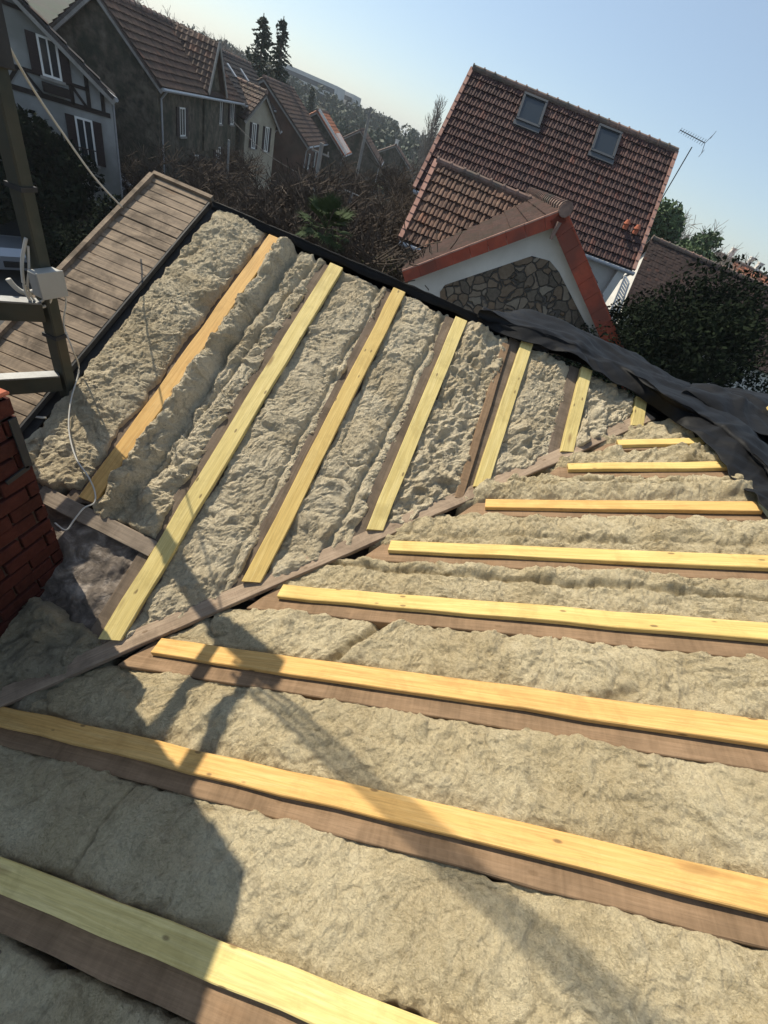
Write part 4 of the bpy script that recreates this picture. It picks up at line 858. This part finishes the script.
def bare_mesh(seed,H,spread,levels=5,up=.55,tw=.015,kids=(4,6),r0=.1,narrow=False):
    r=random.Random(seed); big=MB(); tw_=MB()
    def grow(p,d,L,rd,lev):
        k=3; pts=[p]; dd=d.copy()
        for i in range(k):
            dd=(dd+Vector((r.gauss(0,.13),r.gauss(0,.13),r.gauss(0,.08)+ (.12 if narrow else .04)))).normalized(); pts.append(pts[-1]+dd*L/k)
        (big if lev<2 else tw_).tube(pts,[max(tw*.5,rd*(1-.5*i/k)) for i in range(k+1)],5 if lev<2 else 3,cap=False)
        if lev>=levels: return
        for c_ in range(r.randint(*kids)):
            t=r.uniform(.35,1); i=min(k-1,int(t*k)); q_=pts[i].lerp(pts[i+1],t*k-i)
            sp_=Vector((r.gauss(0,1),r.gauss(0,1),r.gauss(0,.5))).normalized(); nd=(dd*(1-spread)+sp_*spread+Vector((0,0,up*.5))).normalized()
            grow(q_,nd,L*r.uniform(.55,.8),rd*.5,lev+1)
    if narrow:
        big.tube([(0,0,0),(0,0,H*.5),(0,0,H)],[r0,r0*.5,r0*.1],6)
        for i in range(110):
            z=H*r.uniform(.12,.97); an=r.uniform(0,6.28); nd=Vector((math.cos(an)*.38,math.sin(an)*.38,1)).normalized(); grow(Vector((0,0,z)),nd,H*.17*(1.1-z/H)+.5,r0*.3,levels-2)
    else:
        nst=r.randint(2,4)
        for s_ in range(nst):
            grow(Vector((r.uniform(-.1,.1),r.uniform(-.1,.1),0)),Vector((r.gauss(0,.3),r.gauss(0,.3),1)).normalized(),H*.36,r0,0)
    return big,tw_
bare_cache={}
def bare(label,base,H,kind,scale,rot,twm='twig',group=None,name='bare_tree'):
    e=empty(name,base,label,'tree',group); key=(kind,twm)
    if key not in bare_cache:
        b_,t_=bare_mesh(kind,5,.62,levels=5,up=.3) if kind<10 else (bare_mesh(kind,9,.3,levels=4,narrow=True,kids=(2,3),tw=.022))
        ob=b_.build('trunk',M['bark']); ot=t_.build('twigs',M[twm]); bare_cache[key]=(ob,ot); news=(ob,ot)
    else:
        news=[]
        for s_ in bare_cache[key]: c_=s_.copy(); COL.objects.link(c_); news.append(c_)
    ht=max(v.co.z for v in bare_cache[key][1].data.vertices)
    k_=H/ht; e.rotation_euler=(0,0,rot); e.scale=(k_*scale,k_*scale,k_)
    for c_ in news: c_.parent=e; c_.matrix_parent_inverse=Matrix.Identity(4); c_.matrix_basis=Matrix.Identity(4)
    return e
r=random.Random(11)
BG='bare brown trees in the gardens behind the roof ridge'
bl=[(215,150,19,'bare tree directly in front of the long stone house'),(245,165,22,'bare tree left of the utility pole with the wire'),(280,160,17,'bare thicket just left of the near utility pole'),
    (300,175,24,'bare tree behind the near utility pole'),(335,160,16,'bare tree between the two utility poles'),(350,185,13,'low bare thicket behind the palm'),(372,175,19,'bare tree to the right of the far utility pole'),
    (395,172,15,'bare tree beside the small tiled side roof'),(412,185,21,'bare tree half hidden by the neighbour side roof'),(268,190,12.5,'dark bare shrub above the leftmost batten'),(232,185,14,'dark bare shrub above the far left wool'),
    (385,195,11.5,'bare shrub behind the olive bush'),(190,160,23,'bare tree against the stone gable wall'),(318,205,27,'bare tree in the middle distance behind the palm'),(150,150,27,'ivy-dark bare tree between timbered and stone house'),
    (405,150,30,'bare tree at the end of the street below the poplar'),(345,150,34,'bare tree below the orange roof'),(240,140,30,'bare tree by the cream house')]
for i,(px,py,d,lab) in enumerate(bl):
    q_=at(px,py,d); top=q_[2]; bare(lab,(q_[0],q_[1],GZ),max(2.2,top-GZ),1+i%4,1.15,i*1.3,group=BG)
q_=at(430,140,75); bare('slim bare poplar standing against the sky left of the big tiled roof',(q_[0],q_[1],GZ),at(429,88,75)[2]-GZ,12,1.5,0,'twig_pale',name='poplar_tree')
for px,py,d,s_,lab in ((218,30,80,1.55,'bare treetop above the dark slate roof'),(147,-6,70,1.55,'bare treetop above the ridge of the long stone house'),(236,42,85,1.4,'second bare treetop right of the pair above the slate roof'),(700,208,52,1.75,'pale bare tree behind the green trees at right'),(745,245,60,1.5,'bare tree near the distant chimneys')):
    q_=at(px,py,d); bare(lab,(q_[0],q_[1],GZ),q_[2]-GZ,3,.9,px*.1,'twig_pale')
# firs
def fir(label,px,py,d,wpx,seed):
    q_=at(px,py,d); H=q_[2]-GZ; R=wpx/408*d*.7; r=random.Random(seed); e=empty('fir_tree',(q_[0],q_[1],GZ),label,'tree','tall dark firs against the sky'); P=[];mbx=MB(); mbx.tube([(q_[0],q_[1],GZ),(q_[0],q_[1],q_[2])],[.3,.04],7)
    V=[];Fc=[]
    z=H*.15
    while z<H*.985:
        rr_=R*(1-z/H)**.55*r.uniform(.6,1.1)+.12; n=7
        for k in range(n):
            an=r.uniform(0,6.28); L_=rr_*r.uniform(.6,1.1); tip=np.array([q_[0]+L_*math.cos(an),q_[1]+L_*math.sin(an),GZ+z-L_*.25]); root=np.array([q_[0],q_[1],GZ+z+.1]); mbx.tube([root,tip],[.04,.01],3,cap=False)
            for j in range(16):
                t=r.uniform(.15,1.05); c_=root+(tip-root)*t; s_=.20*r.uniform(.6,1.4); a=np.array([r.gauss(0,1),r.gauss(0,1),r.gauss(-.4,.6)]); a/=np.linalg.norm(a); b=np.array([r.gauss(0,1),r.gauss(0,1),r.gauss(0,1)]); b/=np.linalg.norm(b); i0=len(V)
                V+= [c_-a*s_,c_+b*s_*.5,c_+a*s_,c_-b*s_*.5]; Fc.append((i0,i0+1,i0+2,i0+3))
        z+=H*.022
    obj('crown',V,Fc,M['leaf_fir'],e); mbx.build('trunk',M['bark'],e)
fir('left and taller of the two firs above the red roofs',264,13,62,30,1); fir('right fir of the pair above the red roofs',284,16,64,25,2); fir('small dark fir beside the far apartment blocks',313,86,110,7,3)
# palm
q_=at(326,228,11.5); e=empty('palm_tree',(q_[0],q_[1],GZ),'green fan palm behind the ridge, its crown just over the black membrane','palm')
mb=MB(); mb.tube([(q_[0],q_[1],GZ),(q_[0]+.05,q_[1],q_[2]-.3),(q_[0],q_[1],q_[2])],[.16,.15,.10],10); mb.build('trunk',M['bark'],e)
r=random.Random(4); mb=MB()
for k in range(34):
    an=r.uniform(0,6.28); el=r.uniform(-.5,1.3); d_=Vector((math.cos(an)*math.cos(el),math.sin(an)*math.cos(el),math.sin(el))); L_=r.uniform(.35,.5); p_=Vector((q_[0],q_[1],q_[2])); h_=p_+d_*L_; mb.tube([p_,h_],[.012,.008],4)
    side=d_.cross(Vector((0,0,1))).normalized(); upv=side.cross(d_)
    for j in range(15):
        a_=(j-7)/7*1.35; fd=(d_*math.cos(a_)+side*math.sin(a_)+upv*.12).normalized(); ln=.40*(1-.25*abs(a_)/1.35); tip=h_+fd*ln-Vector((0,0,.10*r.random())); wv=(upv.cross(fd)).normalized()*.016
        m_=h_+fd*ln*.5; i0=len(mb.v); mb.add([h_-wv*.4,m_-wv,tip,m_+wv],[(0,1,2,3)])
mb.build('fronds',M['leaf_palm'],e)
q_=at(388,238,12); bush_tree('olive-green bush behind the ridge left of the red gable corner',(q_[0],q_[1],GZ),q_[2]-GZ+.1,1.1,9000,.055,'leaf_olive',21,cat='bush',name='garden_bush',low=.3)
q_=at(303,222,13.5); bush_tree('small dark shrub left of the palm',(q_[0]-.3,q_[1],GZ),q_[2]-GZ-.4,.9,5000,.06,'leaf_mid',22,cat='bush',name='garden_bush',low=.3)
# dark evergreen at right
q_=at(744,272,12.5); bush_tree('big dark evergreen tree filling the gap above the membrane on the right',(q_[0],q_[1],GZ),q_[2]-GZ-.1,3.2,150000,.05,'leaf_dark',31,name='evergreen_tree',clumps=80,trunk=.2,low=.1,squash=.75)
q_=at(700,345,11.5); bush_tree('smaller dark bush at the foot of the white wall',(q_[0]+.5,q_[1]+.6,GZ),q_[2]-GZ,1.0,18000,.045,'leaf_dark',32,name='evergreen_bush',cat='bush',clumps=26,low=.1)
q_=at(672,204,42); bush_tree('rounded green tree behind the right end of the tiled roof',(q_[0],q_[1],GZ),q_[2]-GZ,2.9,16000,.22,'leaf_mid',33,name='evergreen_tree',clumps=34,low=.2)
q_=at(712,233,46); bush_tree('lower green tree between the maroon roof and the sky',(q_[0],q_[1],GZ),q_[2]-GZ,2.6,12000,.22,'leaf_mid',34,name='evergreen_tree',clumps=30,low=.2)
# ivy mass and hedges at the left
q_=at(40,150,20); bush_tree('dark ivy-covered mass below the half-timbered house',(q_[0]-.8,q_[1],GZ),4.4,2.4,22000,.12,'leaf_dark',35,cat='bush',name='ivy_bush',clumps=40,low=.05)
q_=at(75,190,16.5); bush_tree('dark clipped hedge in front of the half-timbered house',(q_[0]+.3,q_[1]+1.5,GZ),3.3,2.0,26000,.07,'leaf_dark',36,cat='hedge',name='hedge',clumps=34,low=.05)
q_=at(20,110,26); bush_tree('ivy climbing the left corner of the half-timbered house',(q_[0],q_[1],GZ),6.0,1.9,20000,.12,'leaf_dark',37,cat='ivy',name='ivy_bush',clumps=40,low=.05)
q_=at(150,185,17); bush_tree('dark shrub beyond the top of the boarded roof edge',(q_[0],q_[1],GZ),3.6,1.6,14000,.09,'leaf_dark',38,cat='bush',name='garden_bush',clumps=30,low=.05)
# ------------------------------------------------------------------ poles and wires
for (px0,py0,px1,py1,d,lab) in ((322,143,314,215,21,'near utility pole among the bare trees, carrying the service wire'),(371,107,361,160,34,'farther utility pole standing above the distant roofs')):
    a_=at(px0,py0,d); e=empty('utility_pole',(a_[0],a_[1],GZ),lab,'pole','utility poles along the street'); mb=MB(); mb.tube([(a_[0],a_[1],GZ),tuple(a_)],[.12,.08],8); mb.build('post',M['conc'],e)
    mb=MB(); mb.bar(a_-Z*.3-gx*.35,a_-Z*.3+gx*.35,.05,.05); 
    for s_ in(-.3,0,.3): mb.tube([a_-Z*.27+gx*s_,a_-Z*.17+gx*s_],.025,6)
    mb.build('crossarm',M['conc'],e)
cable('service wire dropping from the near utility pole across the bare trees',[at(230,118,26),at(262,150,22),at(296,172,20.5),at(330,188,19),at(352,193,18)],.010,'darkmetal')
e=at(352,193,18); mb=MB(); mb.tube([e,e-Z*.3],.05,6); mb.tube([e-gx*.3,e+gx*.3],.02,5); tag(mb.build('wire_bracket',M['galv']),'small metal bracket at the end of the service wire','bracket')
mb=MB(); a_=at(229,140,24); mb.tube([(a_[0],a_[1],GZ),tuple(a_)],.05,8); tag(mb.build('drain_pole',M['galv']),'slender pale pole in front of the stone house facade','pole')
# ------------------------------------------------------------------ cars
def car(label,P,az,paint):
    P=np.array(P,float); e=empty('parked_car',P,label,'car','parked cars in the street'); F=Matrix.Translation(Vector(P))@Matrix.Rotation(rad(az),4,'Z')
    prof=[(-2.05,.35),(-2.1,.75),(-1.95,.95),(-1.15,1.02),(-.45,1.45),(.75,1.48),(1.55,1.05),(2.0,.98),(2.1,.6),(2.05,.32)]
    v=[];f=[]; ys=[(-.84,1,0),(-.78,1,.02),(.78,1,.02),(.84,1,0)]
    n=len(prof)
    for y,_,b in ys:
        for x,z in prof: v.append((x*(.99 if abs(y)>.8 else 1),y*(.80 if z>1.2 else 1),z+(b if z>.5 else 0)))
    for k in range(3):
        for i in range(n): j=(i+1)%n; f.append((k*n+i,k*n+j,(k+1)*n+j,(k+1)*n+i))
    f.append(tuple(range(n-1,-1,-1))); f.append(tuple(range(3*n,4*n)))
    o=obj('body',v,f,M[paint],e,F)
    mb=MB(); mb.add([(-1.12,-.74,1.06),(-1.12,.74,1.06),(-.5,.60,1.45),(-.5,-.60,1.45)],[(0,1,2,3)]); mb.add([(1.52,-.70,1.10),(1.52,.70,1.10),(.82,.6,1.47),(.82,-.6,1.47)],[(3,2,1,0)])
    for s_ in(-1,1):
        for x0,x1,x2,x3 in ((-.95,-.42,.12,.12),(.2,.2,.7,1.35)):
            q_=[(x0,s_*.848,1.03),(x3,s_*.848,1.03),(x2,s_*.672,1.40),(x1,s_*.672,1.40)]; mb.add(q_ if s_<0 else q_[::-1],[(0,1,2,3)])
    for i,vv in enumerate(mb.v): mb.v[i]=(vv[0]+(-.012 if vv[0]<-.4 else .012 if vv[0]>.8 else 0),vv[1],vv[2]+.012)
    mb.build('windows',M['glass'],e,F)
    for x in(-1.3,1.3):
        for s_ in(-1,1):
            mb=MB(); mb.tube([(x,s_*.70,.31),(x,s_*.87,.31)],.31,18); t=mb.build('wheel',M['tyre'],e,F); mb=MB(); mb.tube([(x,s_*.86,.31),(x,s_*.885,.31)],.19,14); mb.build('rim',M['rim'],t,F)
    for s_ in(-1,1):
        mb=MB(); mb.box(-2.10,-2.0,s_*.62-.16,s_*.62+.16,.70,.84,ch=.02); mb.build('headlight',M['lamp'],e,F)
    mb=MB(); mb.box(-2.13,-2.02,-.35,.35,.45,.62); mb.build('grille',M['tyre'],e,F)
q_=hit(4,246,(0,0,GZ+.6),Z); car('silver car at the left edge, parked below the scaffold post',(q_[0]-.6,q_[1]+.3,GZ+.02),150,'carpaint')
q_=hit(123,197,(0,0,GZ+.8),Z); car('white car glimpsed just above the boarded roof edge',(q_[0],q_[1]+.5,GZ+.02),70,'carwhite')
q_=hit(300,225,(0,0,GZ+.9),Z); car('white car parked left of the palm',(q_[0]-.2,q_[1],GZ+.02),75,'carwhite')
# garden walls
for (a_,b_,lab) in (((0,212),(130,205),'low dark garden wall behind the silver car'),((30,170),(150,178),'garden wall under the half-timbered house')):
    p_=hit(*a_,(0,0,GZ+1.4),Z);q_=hit(*b_,(0,0,GZ+1.4),Z); e=empty('garden_wall',(p_[0],p_[1],GZ),lab,'wall'); mb=MB(); mb.bar((p_[0],p_[1],GZ+.7),(q_[0],q_[1],GZ+.7),.3,1.4); mb.build('masonry',M['stonewall'],e); mb=MB(); mb.bar((p_[0],p_[1],GZ+1.44),(q_[0],q_[1],GZ+1.44),.4,.08); mb.build('coping',M['conc'],e)
# ------------------------------------------------------------------ ground, street, hills
rr_=np.concatenate([[0,6,12,20,30,45,60,80,100],np.linspace(120,400,20),[600,1000,1800,3500]]); na=96; V=[(0,0,GZ)];Fc=[]
def gh(x,y):
    d=math.hypot(x,y); t=min(1,max(0,(d-110)/170)); t=t*t*(3-2*t); n=pn(np.array([[x/70,y/70,1.]]))[0]
    return GZ+t*(6.6+1.6*n*min(1,600/d)) 
for k,R_ in enumerate(rr_[1:]):
    for a in range(na): an=2*math.pi*a/na; V.append((R_*math.sin(an),R_*math.cos(an),gh(R_*math.sin(an),R_*math.cos(an))))
for a in range(na): Fc.append((0,1+(a+1)%na,1+a))
for k in range(len(rr_)-2):
    for a in range(na): b=(a+1)%na; Fc.append((1+k*na+a,1+k*na+b,1+(k+1)*na+b,1+(k+1)*na+a))
o=obj('ground',V,Fc,M['ground'],smooth=True); o['kind']='structure'
u_=np.array([math.sin(rad(-13)),math.cos(rad(-13)),0]);v_=np.array([-u_[1],u_[0],0]); p_=np.array([-12.6,15,0])
mb=MB(); a=p_-u_*30;b=p_+u_*85
def strip(mb,y0,y1,z0,z1): mb.add([a+v_*y0+Z*z0,b+v_*y0+Z*z0,b+v_*y1+Z*z0,a+v_*y1+Z*z0,a+v_*y0+Z*z1,b+v_*y0+Z*z1,b+v_*y1+Z*z1,a+v_*y1+Z*z1],[(0,3,2,1),(4,5,6,7),(0,1,5,4),(1,2,6,5),(2,3,7,6),(3,0,4,7)])
strip(mb,-3,3,GZ-.05,GZ+.012); o=mb.build('street',M['asphalt']); o['kind']='structure'
mb=MB(); strip(mb,3,4.4,GZ-.05,GZ+.13); strip(mb,-4.4,-3,GZ-.05,GZ+.13); o=mb.build('pavement',M['conc']); o['kind']='structure'
# far tree line
rg=np.random.default_rng(3); cs=[];rs=[]
for k in range(700):
    an=rad(rg.uniform(-34,34)); d=rg.uniform(120,330); x=d*math.sin(an);y=d*math.cos(an); cs.append([x,y,gh(x,y)+rg.uniform(.5,3.2)]); rs.append(rg.uniform(2.0,4.2))
V,Fc=leafcloud(cs,rs,80000,.8,8,.8); o=obj('far_woodland',V,Fc,M['leaf_fir']); o['kind']='stuff'
mb=MB(); mb.box(-3700,3700,-3700,3700,GZ-1,16); hz=bpy.data.materials.new('haze_air'); hz.use_nodes=True; hn=hz.node_tree; hn.nodes.remove(hn.nodes['Principled BSDF']); pv=hn.nodes.new('ShaderNodeVolumePrincipled'); pv.inputs['Color'].default_value=(.82,.88,.95,1); pv.inputs['Density'].default_value=.00045; pv.inputs['Anisotropy'].default_value=.2
hn.links.new(pv.outputs[0],hn.nodes['Material Output'].inputs['Volume']); o=mb.build('haze',hz); o['kind']='stuff'
# ------------------------------------------------------------------ render
sc.render.engine='CYCLES'; sc.cycles.max_bounces=4; sc.cycles.diffuse_bounces=3
